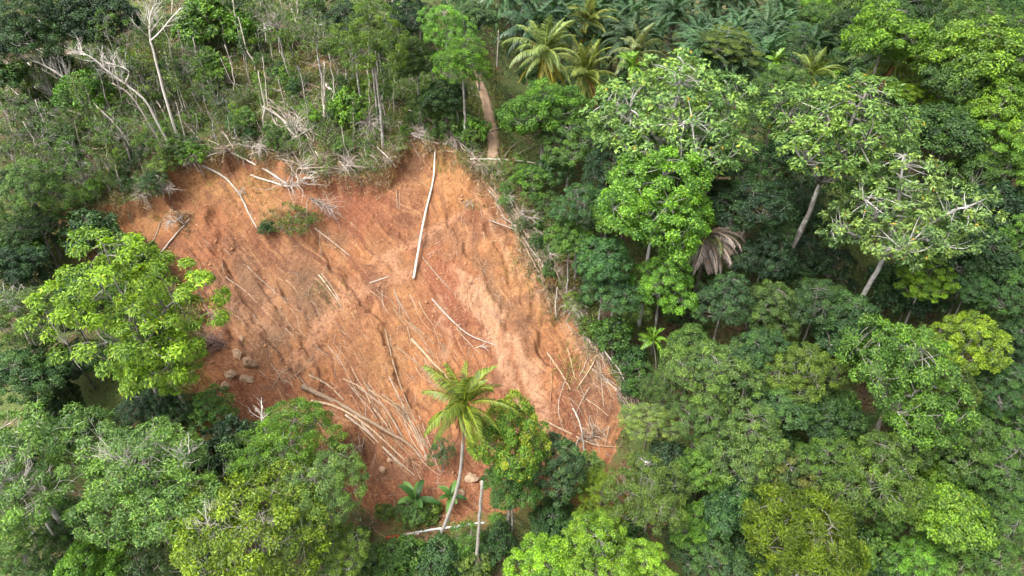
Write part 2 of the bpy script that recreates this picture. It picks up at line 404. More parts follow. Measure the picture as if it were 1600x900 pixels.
# ------------------------------------------------------------------ the ground, the scar and the path
def seg_mask(PX, PY, pts, w, soft=1.0):
    d = np.full(PX.shape, 1e9)
    for (ax, ay), (bx, by) in zip(pts[:-1], pts[1:]):
        ex, ey = bx - ax, by - ay; t = np.clip(((PX - ax) * ex + (PY - ay) * ey) / (ex * ex + ey * ey), 0, 1)
        d = np.minimum(d, np.hypot(PX - ax - t * ex, PY - ay - t * ey))
    return 1 - sstep(w * (1 - .5 * soft), w * (1 + .5 * soft), d)
def blob(PX, PY, L):
    r = np.zeros_like(PX)
    for (cx, cy_, rx, ry, ang, a) in L:
        c, s = math.cos(math.radians(ang)), math.sin(math.radians(ang)); dx, dy = PX - cx, PY - cy_
        u, v = dx * c + dy * s, -dx * s + dy * c
        r = np.maximum(r, a * np.exp(-((u / rx) ** 2 + (v / ry) ** 2)))
    return r

def build_ground():
    def axis(a0, f0, f1, a1, fine, n0, n1):
        l = f0 - (f0 - a0) * np.linspace(1, 0, n0, endpoint=False) ** 1.6
        r = f1 + (a1 - f1) * np.linspace(0, 1, n1 + 1)[1:] ** 1.6
        return np.concatenate([l, np.arange(f0, f1, fine), r])
    def grid(xs, ys):
        X, Y = np.meshgrid(xs, ys); x, y = X.ravel(), Y.ravel(); nx, ny = len(xs), len(ys)
        i = np.arange(nx - 1)[None] + np.arange(ny - 1)[:, None] * nx
        return x, y, H(x, y), scar_sd(x, y), np.stack([i, i + 1, i + nx + 1, i + nx], -1).reshape(-1, 4)
    x, y, z, sd, F = grid(np.arange(SX0, SX1, .12), np.arange(SY0, SY1, .12))
    fs = sd[F].mean(1); V1 = np.stack([x, y, z], -1); soil = F[fs > 0]; rimf = F[(fs <= 0) & (fs > -1.5)]
    x, y, z, sd, F2 = grid(axis(-420, SX0, SX1, 420, .5, 110, 130), axis(-60, SY0, SY1, 460, .5, 60, 150))
    fs = sd[F2].mean(1); V2 = np.stack([x, y, z - .07 * (sd > -2.2)], -1); out = F2[fs < -.9]
    V = np.concatenate([V1, V2]); outer = np.concatenate([rimf, out + len(V1)])
    def sub(name, faces, mat, kind):
        used = np.unique(faces); remap = np.full(len(V), -1); remap[used] = np.arange(len(used))
        v = V[used]; PX, PY = proj(v[:, 0], v[:, 1], v[:, 2])
        if kind == 'soil':
            u, w = flow_uv(v[:, 0], v[:, 1])
            j = (fbm(v[:, 0] / 1.5, v[:, 1] / 1.5, 3, 61) - .5); jx, jy = PX + j * 34, PY + (fbm(v[:, 0] / 1.5, v[:, 1] / 1.5, 3, 67) - .5) * 34
            at = {
                'trail': np.maximum.reduce([seg_mask(jx, jy, [(742, 318), (700, 340), (655, 372), (612, 400), (590, 412)], 7), seg_mask(jx, jy, [(625, 425), (590, 440), (545, 460), (520, 490), (500, 530), (480, 560), (440, 590)], 11), seg_mask(jx, jy, [(605, 405), (620, 420), (612, 435)], 7)]),
                'pale': np.maximum.reduce([seg_mask(jx, jy, [(712, 425), (735, 470), (770, 530), (795, 590), (812, 640)], 9, 1.4), seg_mask(jx, jy, [(745, 455), (790, 520), (825, 575), (845, 630), (850, 665)], 13, 1.4), seg_mask(jx, jy, [(690, 470), (705, 520), (700, 560)], 5, 1.4) * .7, seg_mask(jx, jy, [(765, 300), (800, 360), (832, 430), (850, 480)], 6, 1.4) * .8, seg_mask(jx, jy, [(735, 300), (775, 365), (805, 430)], 5, 1.4) * .6, seg_mask(jx, jy, [(860, 470), (905, 540), (930, 600)], 8, 1.4) * .5,
                                           blob(jx, jy, [(395, 500, 30, 14, 20, .6), (600, 290, 40, 14, 0, .3), (640, 250, 30, 20, 0, .3), (420, 470, 12, 30, -25, .5), (330, 480, 10, 26, -20, .5)])]),
                'grey': blob(jx, jy, [(480, 460, 45, 70, -25, 1), (430, 520, 50, 40, -20, .9), (390, 440, 30, 60, -25, .8), (770, 450, 14, 60, -28, .8), (815, 520, 12, 55, -25, .6), (800, 330, 12, 50, -25, .5), (620, 400, 40, 20, 30, .5), (350, 470, 40, 50, -25, .7), (400, 560, 30, 25, 0, .6), (560, 690, 40, 25, 20, .7), (520, 370, 40, 15, 40, .6), (700, 375, 50, 22, 30, .55), (930, 600, 40, 60, -20, .55), (600, 740, 60, 20, 10, .6)]),
                'yellow': blob(jx, jy, [(830, 440, 60, 80, -30, 1), (700, 260, 90, 50, 10, .85), (330, 290, 60, 40, 20, .9), (400, 300, 60, 40, 20, .8), (640, 480, 30, 60, -20, .6), (230, 340, 80, 30, 10, .6), (610, 560, 60, 60, 0, .55)]),
                'red': blob(jx, jy, [(560, 330, 60, 50, 0, .9), (480, 290, 40, 40, 0, .6), (690, 430, 50, 50, 0, 1), (330, 360, 30, 60, -20, .9), (700, 470, 60, 60, -25, .9), (310, 400, 50, 50, 0, .6), (650, 740, 110, 60, 0, .9), (800, 560, 60, 120, -20, .5), (400, 620, 70, 50, 0, .7)])}
            me = mesh_np(name, v, remap[faces], at, {'flow': np.stack([u, w, np.zeros_like(u)], -1)})
        else:
            j = (fbm(v[:, 0] / 2, v[:, 1] / 2, 3, 61) - .5) * 50
            at = {'bare': blob(PX + j, PY + j * .5, [(500, 92, 35, 14, 10, 1), (375, 96, 22, 10, 0, 1), (1130, 850, 30, 40, 0, 1), (985, 840, 20, 25, 0, 1), (200, 395, 60, 18, 0, .8), (930, 770, 40, 40, 0, 1), (880, 370, 25, 25, 0, .6), (640, 225, 60, 25, 0, .6), (880, 440, 20, 40, 0, .5), (340, 640, 40, 50, 0, .9), (690, 800, 120, 30, 0, .7), (90, 340, 40, 30, 0, .5)])}
            me = mesh_np(name, v, remap[faces], at)
        return structure(name, me, mat)
    sub("ground", outer, M['floor'], 'floor'); sub("landslide_scar", soil, M['soil'], 'soil')
build_ground()

def build_path():
    c = spline([gpx(a, b)[:2] for a, b in [(769, 262), (770, 238), (768, 205), (762, 170), (753, 138), (745, 112)]], 70)
    T = np.gradient(c, axis=0); T /= np.linalg.norm(T, axis=1)[:, None]; Nn = np.stack([-T[:, 1], T[:, 0]], -1)
    V = []
    wv = 0.62 * np.interp(np.arange(70), [0, 15, 40, 69], [.9, 1.15, 1.1, .8])
    for i in range(70):
        for j in range(9):
            s = (j / 4 - 1); e = .25 * (vnoise(i / 3.0, j * .0 + (s > 0) * 9, 71) - .5) if abs(s) == 1 else 0
            q = c[i] + Nn[i] * (s * wv[i] + e)
            V.append((q[0], q[1], Hs(q[0], q[1]) + (.14 if abs(s) < 1 else -.02) + .06 * abs(math.sin(s * 3)) * .8))
    F = [(i * 9 + j, i * 9 + j + 1, i * 9 + j + 10, i * 9 + j + 9) for i in range(69) for j in range(8)]
    structure("dirt_path", mesh_np("dirt_path", np.array(V), np.array(F)), M['path'])
build_path()

# ------------------------------------------------------------------ leaves and crowns
def leaf_mesh(name, P, D, N_, L, W, rnd, clump, fold=.12):
    S = unit(np.cross(N_, D)); N2 = np.cross(D, S)
    L = L[:, None]; W = W[:, None]
    m = P + D * L * .45 + N2 * L * fold
    V = np.stack([P, m + S * W * .5, P + D * L, m - S * W * .5], 1).reshape(-1, 3)
    V.reshape(-1, 4, 3)[:, 0] += 0; 
    b = np.arange(len(P))[:, None] * 4
    F = np.concatenate([b + [0, 1, 2], b + [0, 2, 3]], 1).reshape(-1, 3)
    return mesh_np(name, V, F, {'rnd': np.repeat(rnd, 4), 'clump': np.repeat(clump, 4)})

def leaf_cloud(name, rng, C, R, out, n, L, W, flat=.65, up=.55, droop=.15, jit=.45, shell=.55, extra=None):
    Mn = len(C); idx = np.repeat(np.arange(Mn), n)
    v = unit(rng.normal(size=(len(idx), 3))); v = unit(v + out[idx] * .75 + np.array([0, 0, .35]))
    rad = shell + (1 - shell) * np.sqrt(rng.random(len(idx)))
    P = C[idx] + v * (R[idx] * rad)[:, None] * np.array([1, 1, flat])
    P += rng.normal(size=P.shape) * (R[idx] * .10)[:, None]
    Nn = unit(v * .8 + np.array([0, 0, up]) + rng.normal(size=v.shape) * jit)
    t = rng.normal(size=v.shape) + v * .7 - np.array([0, 0, droop]); t -= (t * Nn).sum(1, keepdims=True) * Nn; D = unit(t)
    sc = rng.uniform(.65, 1.25, len(idx))
    cl = rng.random(Mn)
    return leaf_mesh(name, P, D, Nn, L * sc, W * sc, rng.random(len(idx)), np.clip(cl[idx] + rng.normal(size=len(idx)) * .06, 0, 1))

def crown_points(rng, n, rz, lobes=.22, low=-.35, inner=.12):
    """clump centres over a crown of several overlapping domes, unit radius; and each clump's outward direction"""
    nl = int(rng.integers(5, 9)); Lc = [np.array([rng.normal() * .08, rng.normal() * .08, .30 * rz])]; Lr = [rng.uniform(.46, .58)]
    a0 = rng.uniform(0, 6.28)
    for i in range(nl):
        a = a0 + i * 6.283 / nl + rng.normal() * .25; d = rng.uniform(.42, .66) * (1 + lobes * .3); r = rng.uniform(.30, .46)
        Lc.append(np.array([math.cos(a) * d, math.sin(a) * d, rz * rng.uniform(-.38, .22)])); Lr.append(r)
    Lc = np.array(Lc); Lr = np.array(Lr); wgt = Lr ** 2 / np.sum(Lr ** 2)
    pts = np.full((n, 3), 9e3); outs = np.zeros((n, 3))
    sc = np.array([1, 1, .55 + .45 * rz])
    for i in range(n):
        k = rng.choice(len(Lr), 18, p=wgt); v = unit(rng.normal(size=(18, 3))); lo = v[:, 2] < low; v[lo, 2] *= -.5; v = unit(v)
        r = np.where(rng.random(18) < inner, rng.uniform(.4, .8, 18), rng.uniform(.85, 1.08, 18))
        p = Lc[k] + v * (Lr[k] * r)[:, None] * sc
        din = np.min(np.linalg.norm(p[:, None] - Lc[None], axis=2) / Lr[None], 1)
        d = np.min(np.sum((p[:, None] - pts[None, :max(i, 1)]) ** 2, 2), 1) * np.where((din < .7) & (r > .82), .25, 1)
        m = int(np.argmax(d)); pts[i] = p[m]; outs[i] = v[m]
    return pts, outs

def crown_branches(rng, C, base, nl=7, r0=.034, r1=.010, rt=.0075, sides=5, tips=0, tip_len=.3):
    """limbs from the crown's base to a few clumps, twigs from the limbs to the rest"""
    tb = Tubes(); lim = [int(np.argmax(C[:, 2]))]
    for _ in range(min(nl, len(C)) - 1):
        d = np.min([np.sum((C - C[j]) ** 2, 1) for j in lim], 0); lim.append(int(np.argmax(d)))
    nodes = []; nr = []
    for j in lim:
        e = C[j] * .88; mid = base * .35 + e * .45 + np.array([0, 0, .10]) + rng.normal(size=3) * .05
        P = bez(base, mid, e, 9); P[1:-1] += rng.normal(size=(7, 3)) * .016
        R = np.linspace(r0 * rng.uniform(.75, 1), r1, 9); tb.add(P, R, sides + 1, rng=rng, rough=.12)
        nodes += list(P[2:]); nr += list(R[2:])
    nodes = np.array(nodes)
    for j in range(len(C)):
        if j in lim: continue
        k = int(np.argmin(np.sum((nodes - C[j]) ** 2, 1) + .12 * (np.linalg.norm(nodes, axis=1) > np.linalg.norm(C[j]))))
        a = nodes[k]; mid = (a + C[j]) / 2 + rng.normal(size=3) * .05 + np.array([0, 0, .02])
        P = bez(a, mid, C[j] * .94, 6); tb.add(P, np.linspace(min(nr[k] * .75, rt * 1.6), rt * .5, 6), sides)
        for q in range(tips):
            o = unit(C[j] / np.linalg.norm(C[j]) + rng.normal(size=3) * .65); e = C[j] + o * tip_len * rng.uniform(.5, 1)
            s = P[rng.integers(2, 5)]; w = (s + e) / 2 + rng.normal(size=3) * .04
            tb.add(bez(s, w, e, 5), np.linspace(rt * .7, rt * .2, 5), 4)
    return tb

PROTO = {}
def proto_tree(key, seed, R0, rz, ncl, cr, nleaf, L, W, flat=.65, up=.55, droop=.15, jit=.45, lobes=.22, low=-.35, nl=7, lim=.034, rt=.0075, tips=0, tip_len=.3, inner=.12, shell=.55, bald=0.0, cut=None):
    rng = np.random.default_rng(seed)
    C, out = crown_points(rng, ncl, rz, lobes, low, inner)
    base = np.array([0, 0, -rz * .62])
    br = crown_branches(rng, C, base, nl, lim, lim * .3, rt, 5, tips, tip_len)
    rr = cr * rng.uniform(.7, 1.25, len(C))
    if cut is not None:
        keep = ~cut(C); C, out, rr = C[keep], out[keep], rr[keep]
    if bald:
        keep = rng.random(len(C)) > bald; C, out, rr = C[keep], out[keep], rr[keep]
    me = leaf_cloud(key + "_crown", rng, C * R0, rr * R0, out, nleaf, L, W, flat, up, droop, jit, shell)
    for i, v in enumerate(br.V): br.V[i] = v * R0
    PROTO.setdefault(key, []).append(dict(R0=R0, rz=rz, crown=me, branches=br.mesh(key + "_branches")))

for s in range(9):    # dense round broadleaf crowns
    proto_tree("dense", 100 + s, 5.0, [.8, .95, .7, 1.05, .85, .75, .9, 1.0, .8][s], 100 + 8 * (s % 4), [.155, .135, .175][s % 3], 220, [.28, .235, .33][s % 3], [.14, .11, .17][s % 3], flat=.75, lobes=.34, low=-.6)
for s in range(6):    # fine pale foliage with bare twigs showing
    proto_tree("fine", 200 + s, 5.0, [.75, .9, .8, .95, .85, .9][s], 150, .125, 200, .22, .085, flat=.65, up=.35, droop=.5, jit=.55, lobes=.32, nl=9, lim=.020, rt=.004, tips=1, tip_len=.24, bald=.05, low=-.6)
for s in range(4):    # open crowns of big leaves in rosettes on pale limbs
    proto_tree("rosette", 300 + s, 6.0, [.95, 1.0, 1.1, .9][s], 260, .092, 46, .36, .16, flat=.7, up=.6, droop=.1, jit=.35, lobes=.38, nl=10, lim=.042, rt=.006, inner=.3, shell=.2, low=-.9)
for s in range(3):    # layered sprays
    proto_tree("layered", 400 + s, 6.0, .95, 92, .15, 250, .34, .125, flat=.38, up=.8, droop=.5, jit=.35, lobes=.6, nl=9, lim=.026, rt=.008, inner=.3, low=-.8)
proto_tree("limetree", 441, 6.0, .95, 100, .145, 260, .34, .125, flat=.38, up=.8, droop=.5, jit=.35, lobes=.7, nl=10, lim=.026, rt=.008, inner=.25, low=-.8, cut=lambda C: (C[:, 0] < -.12) & (C[:, 0] > -.6) & (C[:, 2] < -.15) & (C[:, 1] < .1))
for s in range(2):    # feathery plumes
    proto_tree("feathery", 500 + s, 5.0, 1.05, 130, .15, 190, .46, .06, flat=1.2, up=.2, droop=-.8, jit=.6, lobes=.3, low=-.6)
for s in range(6):    # small crowns and shrubs
    proto_tree("small", 600 + s, 2.4, [.8, 1.0, .9, .75, 1.1, .85][s], 42, .22, 110, [.25, .2, .34][s % 3], [.12, .09, .17][s % 3], flat=.8, lobes=.5, nl=5, lim=.026, rt=.008, low=-.6)
for s in range(5):    # thin scrubby bushes, twigs showing
    proto_tree("scrub", 700 + s, 1.6, [1.0, .8, 1.2, .7, .9][s], 30, .22, 40, .20, .075, flat=.9, up=.3, droop=.2, jit=.7, lobes=.5, nl=8, lim=.018, rt=.007, tips=3, tip_len=.5, bald=.2)
for s in range(4):    # airy scrub trees, more stem than leaf
    proto_tree("airy", 750 + s, 3.0, [1.1, 1.3, .95, 1.2][s], 60, .14, 42, .26, .09, flat=.9, up=.3, droop=.4, jit=.6, lobes=.5, nl=8, lim=.016, rt=.006, tips=3, tip_len=.35, bald=.25, low=-.8)
TRUNKS = {}
def trunk_mesh(seed):
    if seed in TRUNKS: return TRUNKS[seed]
    rng = np.random.default_rng(seed); tb = Tubes(); n = 12
    P = np.zeros((n, 3)); P[:, 2] = np.linspace(-.06, 1, n)
    w = np.cumsum(rng.normal(size=(n, 2)) * .012, 0); P[:, :2] = w - np.linspace(0, 1, n)[:, None] * w[-1] * 1.0
    P[:, :2] *= 6
    R = np.interp(P[:, 2], [-.06, .03, .12, 1], [.36, .27, .21, .13]); tb.add(P, R, 9, rough=.08, rng=rng)
    TRUNKS[seed] = tb.mesh("trunk"); return TRUNKS[seed]

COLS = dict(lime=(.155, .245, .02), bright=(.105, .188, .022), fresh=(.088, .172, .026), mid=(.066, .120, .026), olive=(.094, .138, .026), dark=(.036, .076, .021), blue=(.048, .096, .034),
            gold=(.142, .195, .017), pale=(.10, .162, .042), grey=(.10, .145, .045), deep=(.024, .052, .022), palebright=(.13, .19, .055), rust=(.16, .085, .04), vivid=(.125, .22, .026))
CN = [0]
def tree(px, py, w, style, col, label, hc=None, squash=1.0, var=None, bark='bark_grey', cat='tree', group='forest trees', name=None, leafmat='leaf', lean=0.0, jcol=.10, trunk_r=None, rot=None):
    """a tree whose crown centre shows at pixel px, py and spans w pixels; hc = height of the crown's centre above the ground"""
    CN[0] += 1; rng = np.random.default_rng(9000 + CN[0])
    dep = 60.0
    for _ in range(3):
        R = w / 2 * dep / FPX; h_ = hc if hc else min(15.0, max(1.2 * R, 2.0 + 1.7 * R)); p = gpx_h(px, py, h_); dep = depth(p)
    R = w / 2 * dep / FPX
    pl = PROTO[style]; pr = pl[(var if var is not None else CN[0] * 7 + int(px)) % len(pl)]
    s = R / pr['R0']; g = Hs(p[0], p[1])
    gx, gy = p[0] - lean * h_, p[1]
    g = Hs(gx, gy)
    t = thing(name or ('shrub' if h_ < 3.2 else 'forest_tree'), label, cat, (gx, gy, g), group, (px, py))
    rz = rng.uniform(0, 6.28) if rot is None else rot
    cz = h_
    tx, ty, ex, ez = (rng.normal(size=4) * np.array([.07, .07, .09, .08])).clip(-.16, .16) if rot is None else (0, 0, 0, 0)
    base_z = cz - pr['rz'] * .62 * R * squash
    top = np.array([p[0] - gx, 0, base_z])
    tm = trunk_mesh(rng.integers(0, 6)); tr = new_obj("trunk", tm, None, t)
    if not tm.materials: tm.materials.append(M[bark])
    tr.material_slots[0].link = 'OBJECT'; tr.material_slots[0].material = M[bark]
    ts = trunk_r / .2 if trunk_r else max(.35, R / 5.0)
    L = max(.3, base_z)
    sh = Matrix.Identity(4); sh[0][0] = ts; sh[1][1] = ts; sh[2][2] = L * 1.03; sh[0][2] = top[0]
    tr.matrix_local = sh if lean == 0 else Matrix.Translation((0, 0, 0)) @ Vector((top[0], 0, L)).to_track_quat('Z', 'Y').to_matrix().to_4x4() @ Matrix.Diagonal((ts, ts, math.hypot(L, top[0]) * 1.03, 1))
    br = new_obj("branches", pr['branches'], None, t, (top[0], 0, cz)); cr = new_obj("crown", pr['crown'], None, t, (top[0], 0, cz))
    for o, mt in ((br, M[bark]), (cr, M[leafmat])):
        if not o.data.materials: o.data.materials.append(mt)
        o.material_slots[0].link = 'OBJECT'; o.material_slots[0].material = mt
        o.rotation_euler = (tx, ty, rz); o.scale = (s * (1 + ex), s * (1 - ex), s * squash * (1 + ez))
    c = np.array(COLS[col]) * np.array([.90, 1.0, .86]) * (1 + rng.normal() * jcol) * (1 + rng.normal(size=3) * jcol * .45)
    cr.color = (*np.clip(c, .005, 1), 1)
    return t
# ------------------------------------------------------------------ palms
def frond_mesh(name, seed, Lr, elev, bend, nl=46, ll=.85, lw=.075, hang=.5, sides=4, dead=False, twist=.0):
    """one palm frond along +x: rachis and its leaflets"""
    rng = np.random.default_rng(seed); n = 16
    a = elev - bend * np.linspace(0, 1, n) ** 1.3; ds = Lr / (n - 1)
    P = np.zeros((n, 3)); P[1:, 0] = np.cumsum(np.cos(a[:-1]) * ds); P[1:, 2] = np.cumsum(np.sin(a[:-1]) * ds)
    P[:, 1] += np.linspace(0, 1, n) ** 2 * rng.normal() * .12 * Lr
    tb = Tubes(); tb.add(P, np.linspace(.055, .010, n), sides, val=.5)
    t = np.linspace(.13, 1, nl); k = t * (n - 1); i = np.clip(k.astype(int), 0, n - 2); f = (k - i)[:, None]
    B = P[i] * (1 - f) + P[i + 1] * f; T = unit(P[i + 1] - P[i]); U = np.cross(T, np.array([0, 1.0, 0])); U = U * np.sign(U[:, 2:3] + 1e-6) if elev < 1.2 else U
    U = np.stack([-T[:, 2], np.zeros(nl), T[:, 0]], -1)
    pl = []
    prof = ll * np.clip(np.sin(np.clip(t * 1.02, 0, 1) ** .75 * math.pi) * .75 + .32, .15, 1)
    for s in (-1, 1):
        D = unit(T * (.55 + .5 * t[:, None]) + np.array([0, s, 0]) + U * .25 + np.array([0, 0, -hang]) + rng.normal(size=(nl, 3)) * .12)
        D2 = unit(D + np.array([0, 0, -hang * 1.3]))
        pl.append((B, D, D2, prof * rng.uniform(.85, 1.1, nl), s))
    V, F, A, C = [tb.V[0].reshape(-1, 3), tb.V[1]], [], [], []
    nb = tb.n; A.append(np.full(nb, .9)); C.append(np.full(nb, .95))
    Fq = np.concatenate(tb.F); F = [Fq[:, :3], np.stack([Fq[:, 0], Fq[:, 2], Fq[:, 3]], -1)[Fq[:, 2] != Fq[:, 3]]]
    for B, D, D2, LL, s in pl:
        S = unit(np.cross(D, np.array([0, 0, 1.0])) + 1e-6); S = unit(S * .6 + T * .6)
        m = B + D * (LL * .5)[:, None]; e = m + D2 * (LL * .5)[:, None]
        v = np.stack([B - T * lw * .4, B + T * lw * .4, m + S * lw * .5, e, m - S * lw * .5], 1).reshape(-1, 3)
        b = nb + np.arange(nl)[:, None] * 5; nb += nl * 5
        V.append(v); F.append(np.concatenate([b + [0, 1, 2], b + [0, 2, 4], b + [4, 2, 3]], 1).reshape(-1, 3))
        A.append(np.repeat(rng.random(nl), 5)); C.append(np.repeat(np.clip(rng.normal(size=nl) * .1 + .5, 0, 1), 5))
    return mesh_np(name, np.concatenate(V), np.concatenate(F), {'rnd': np.concatenate(A), 'clump': np.concatenate(C)})

FR = {}
def fronds(kind):
    if kind in FR: return FR[kind]
    if kind == 'coconut':   # (mesh, elevation class)
        FR[kind] = [frond_mesh("coconut_frond", 800 + i, L, e, b, 60, 1.0, .088, h) for i, (L, e, b, h) in enumerate([(4.2, 1.45, .6, .2), (4.5, 1.2, 1.2, .4), (4.7, .95, 1.5, .6), (4.8, .65, 1.6, .8), (4.6, .3, 1.4, .95), (4.4, -.25, 1.0, .9), (4.1, -.7, .7, .9), (3.8, -1.1, .4, .6)])]
    elif kind == 'areca':
        FR[kind] = [frond_mesh("areca_frond", 830 + i, L, e, b, 22, .62, .12, h) for i, (L, e, b, h) in enumerate([(1.7, 1.3, .9, .1), (1.9, .9, 1.3, .3), (1.9, .4, 1.5, .5)])]
    return FR[kind]

def palm_trunk(P, r0, r1, rings=.22):
    tb = Tubes(); n = 46; Q = spline(P, n); d = np.linspace(0, 1, n)
    R = np.interp(d, [0, .05, .14, 1], [r0 * 1.75, r0 * 1.25, r0, r1]) * (1 + .07 * (np.arange(n) % 2))
    tb.add(Q, R, 9, val=.5); return tb.mesh("trunk")

def palm(base, top, label, kind='coconut', scale=1.0, n=22, col=(.075, .125, .022), seed=0, name='coconut_palm', nuts=8, r=.16, px=None, group='coconut palms', bow=.05, old=0):
    rng = np.random.default_rng(seed); base = np.array(base, float); top = np.array(top, float)
    t = thing(name, label, 'palm tree', base, group, px)
    e = top - base; mid = e * .5 + np.array([bow * e[2], 0, 0]); P = [np.array([0, 0, -.4]), e * .12 + np.array([bow * e[2] * .6, 0, 0]), mid, e]
    tk = new_obj("trunk", palm_trunk(P, r, r * .68), M['bark_palm'], t)
    fm = fronds(kind); nf = len(fm)
    for i in range(n):
        q = (i + .5) / n; k = min(nf - 1, int(q * nf)); az = i * 2.39996 + rng.normal() * .15
        f = new_obj("frond", fm[k], None, t, e)
        if not f.data.materials: f.data.materials.append(M['frond'])
        f.rotation_euler = (rng.normal() * .16, rng.normal() * .16, az + rng.normal() * .15); s = scale * rng.uniform(.8, 1.12); f.scale = (s, s, s)
        c = np.array(col) * rng.uniform(.85, 1.2)
        if q > .80 and kind == 'coconut': c = c * np.array([1.9, 1.25, .7])
        if i >= n - old: c = np.array([.27, .15, .06])
        f.color = (*c, 1)
    if nuts:
        tb = nut_mesh()
        for i in range(nuts):
            a = rng.uniform(0, 6.28); o = new_obj("coconut", tb, M['coconut'], t, e + np.array([math.cos(a) * .3, math.sin(a) * .3, -.15 - rng.uniform(0, .35)]) * scale)
            o.rotation_euler = (rng.uniform(0, 3), rng.uniform(0, 3), 0)
    return t
_nut = []
def nut_mesh():
    if not _nut:
        tb = Tubes(); z = np.linspace(-1, 1, 7); P = np.zeros((7, 3)); P[:, 2] = z * .16
        tb.add(P, .125 * np.sqrt(np.clip(1 - (z * .97) ** 2, 0, 1)) * (1 + .15 * z), 8); _nut.append(tb.mesh("coconut"))
    return _nut[0]

_oil = []
def oil_protos():
    for s in range(4):
        rng = np.random.default_rng(850 + s); Vs, Fs, A, C, nb = [], [], [], [], 0
        for i in range(28):
            q = (i + .5) / 28; e = 1.45 - 1.7 * q; me = frond_mesh("tmp", 860 + s * 40 + i, rng.uniform(4.2, 5.2), e, 1.3 + .4 * rng.random(), 26, .9, .19, .45, 3)
            n = len(me.vertices); v = np.empty(n * 3, np.float32); me.vertices.foreach_get("co", v); v = v.reshape(-1, 3)
            me.calc_loop_triangles(); f = np.empty(len(me.loop_triangles) * 3, np.int32); me.loop_triangles.foreach_get("vertices", f); f = f.reshape(-1, 3)
            a = np.empty(n, np.float32); me.attributes['rnd'].data.foreach_get("value", a); c = np.empty(n, np.float32); me.attributes['clump'].data.foreach_get("value", c)
            az = i * 2.39996 + rng.normal() * .1; ca, sa = math.cos(az), math.sin(az)
            Vs.append(np.stack([v[:, 0] * ca - v[:, 1] * sa, v[:, 0] * sa + v[:, 1] * ca, v[:, 2]], -1)); Fs.append(f + nb); A.append(a); C.append(np.clip(c * .6 + .25 * rng.random(), 0, 1)); nb += n
            bpy.data.meshes.remove(me)
        _oil.append(mesh_np("oil_palm_crown", np.concatenate(Vs), np.concatenate(Fs), {'rnd': np.concatenate(A), 'clump': np.concatenate(C)}))
oil_protos()
_oiltrunk = []
def oil_palm(px, py, hgt, label, scale=1.0, col=(.034, .076, .028), seed=0, y=None):
    rng = np.random.default_rng(seed)
    p = gpx_h(px, py, hgt); g = Hs(p[0], p[1])
    t = thing("oil_palm", label, 'palm tree', (p[0], p[1], g), 'oil palms beyond the ridge', (px, py))
    if not _oiltrunk: _oiltrunk.append(palm_trunk([(0, 0, -.05), (0, 0, .3), (0, 0, 1)], .30, .36))
    tk = new_obj("trunk", _oiltrunk[0], M['bark_dark'], t); tk.scale = (1, 1, hgt)
    c = new_obj("crown", _oil[rng.integers(0, 4)], M['frond'], t, (0, 0, hgt)); c.scale = (scale,) * 3; c.rotation_euler = (rng.normal() * .06, rng.normal() * .06, rng.uniform(0, 6.28))
    c.color = (*(np.array(col) * rng.uniform(.75, 1.25) * (1 + rng.normal(size=3) * .06)), 1)

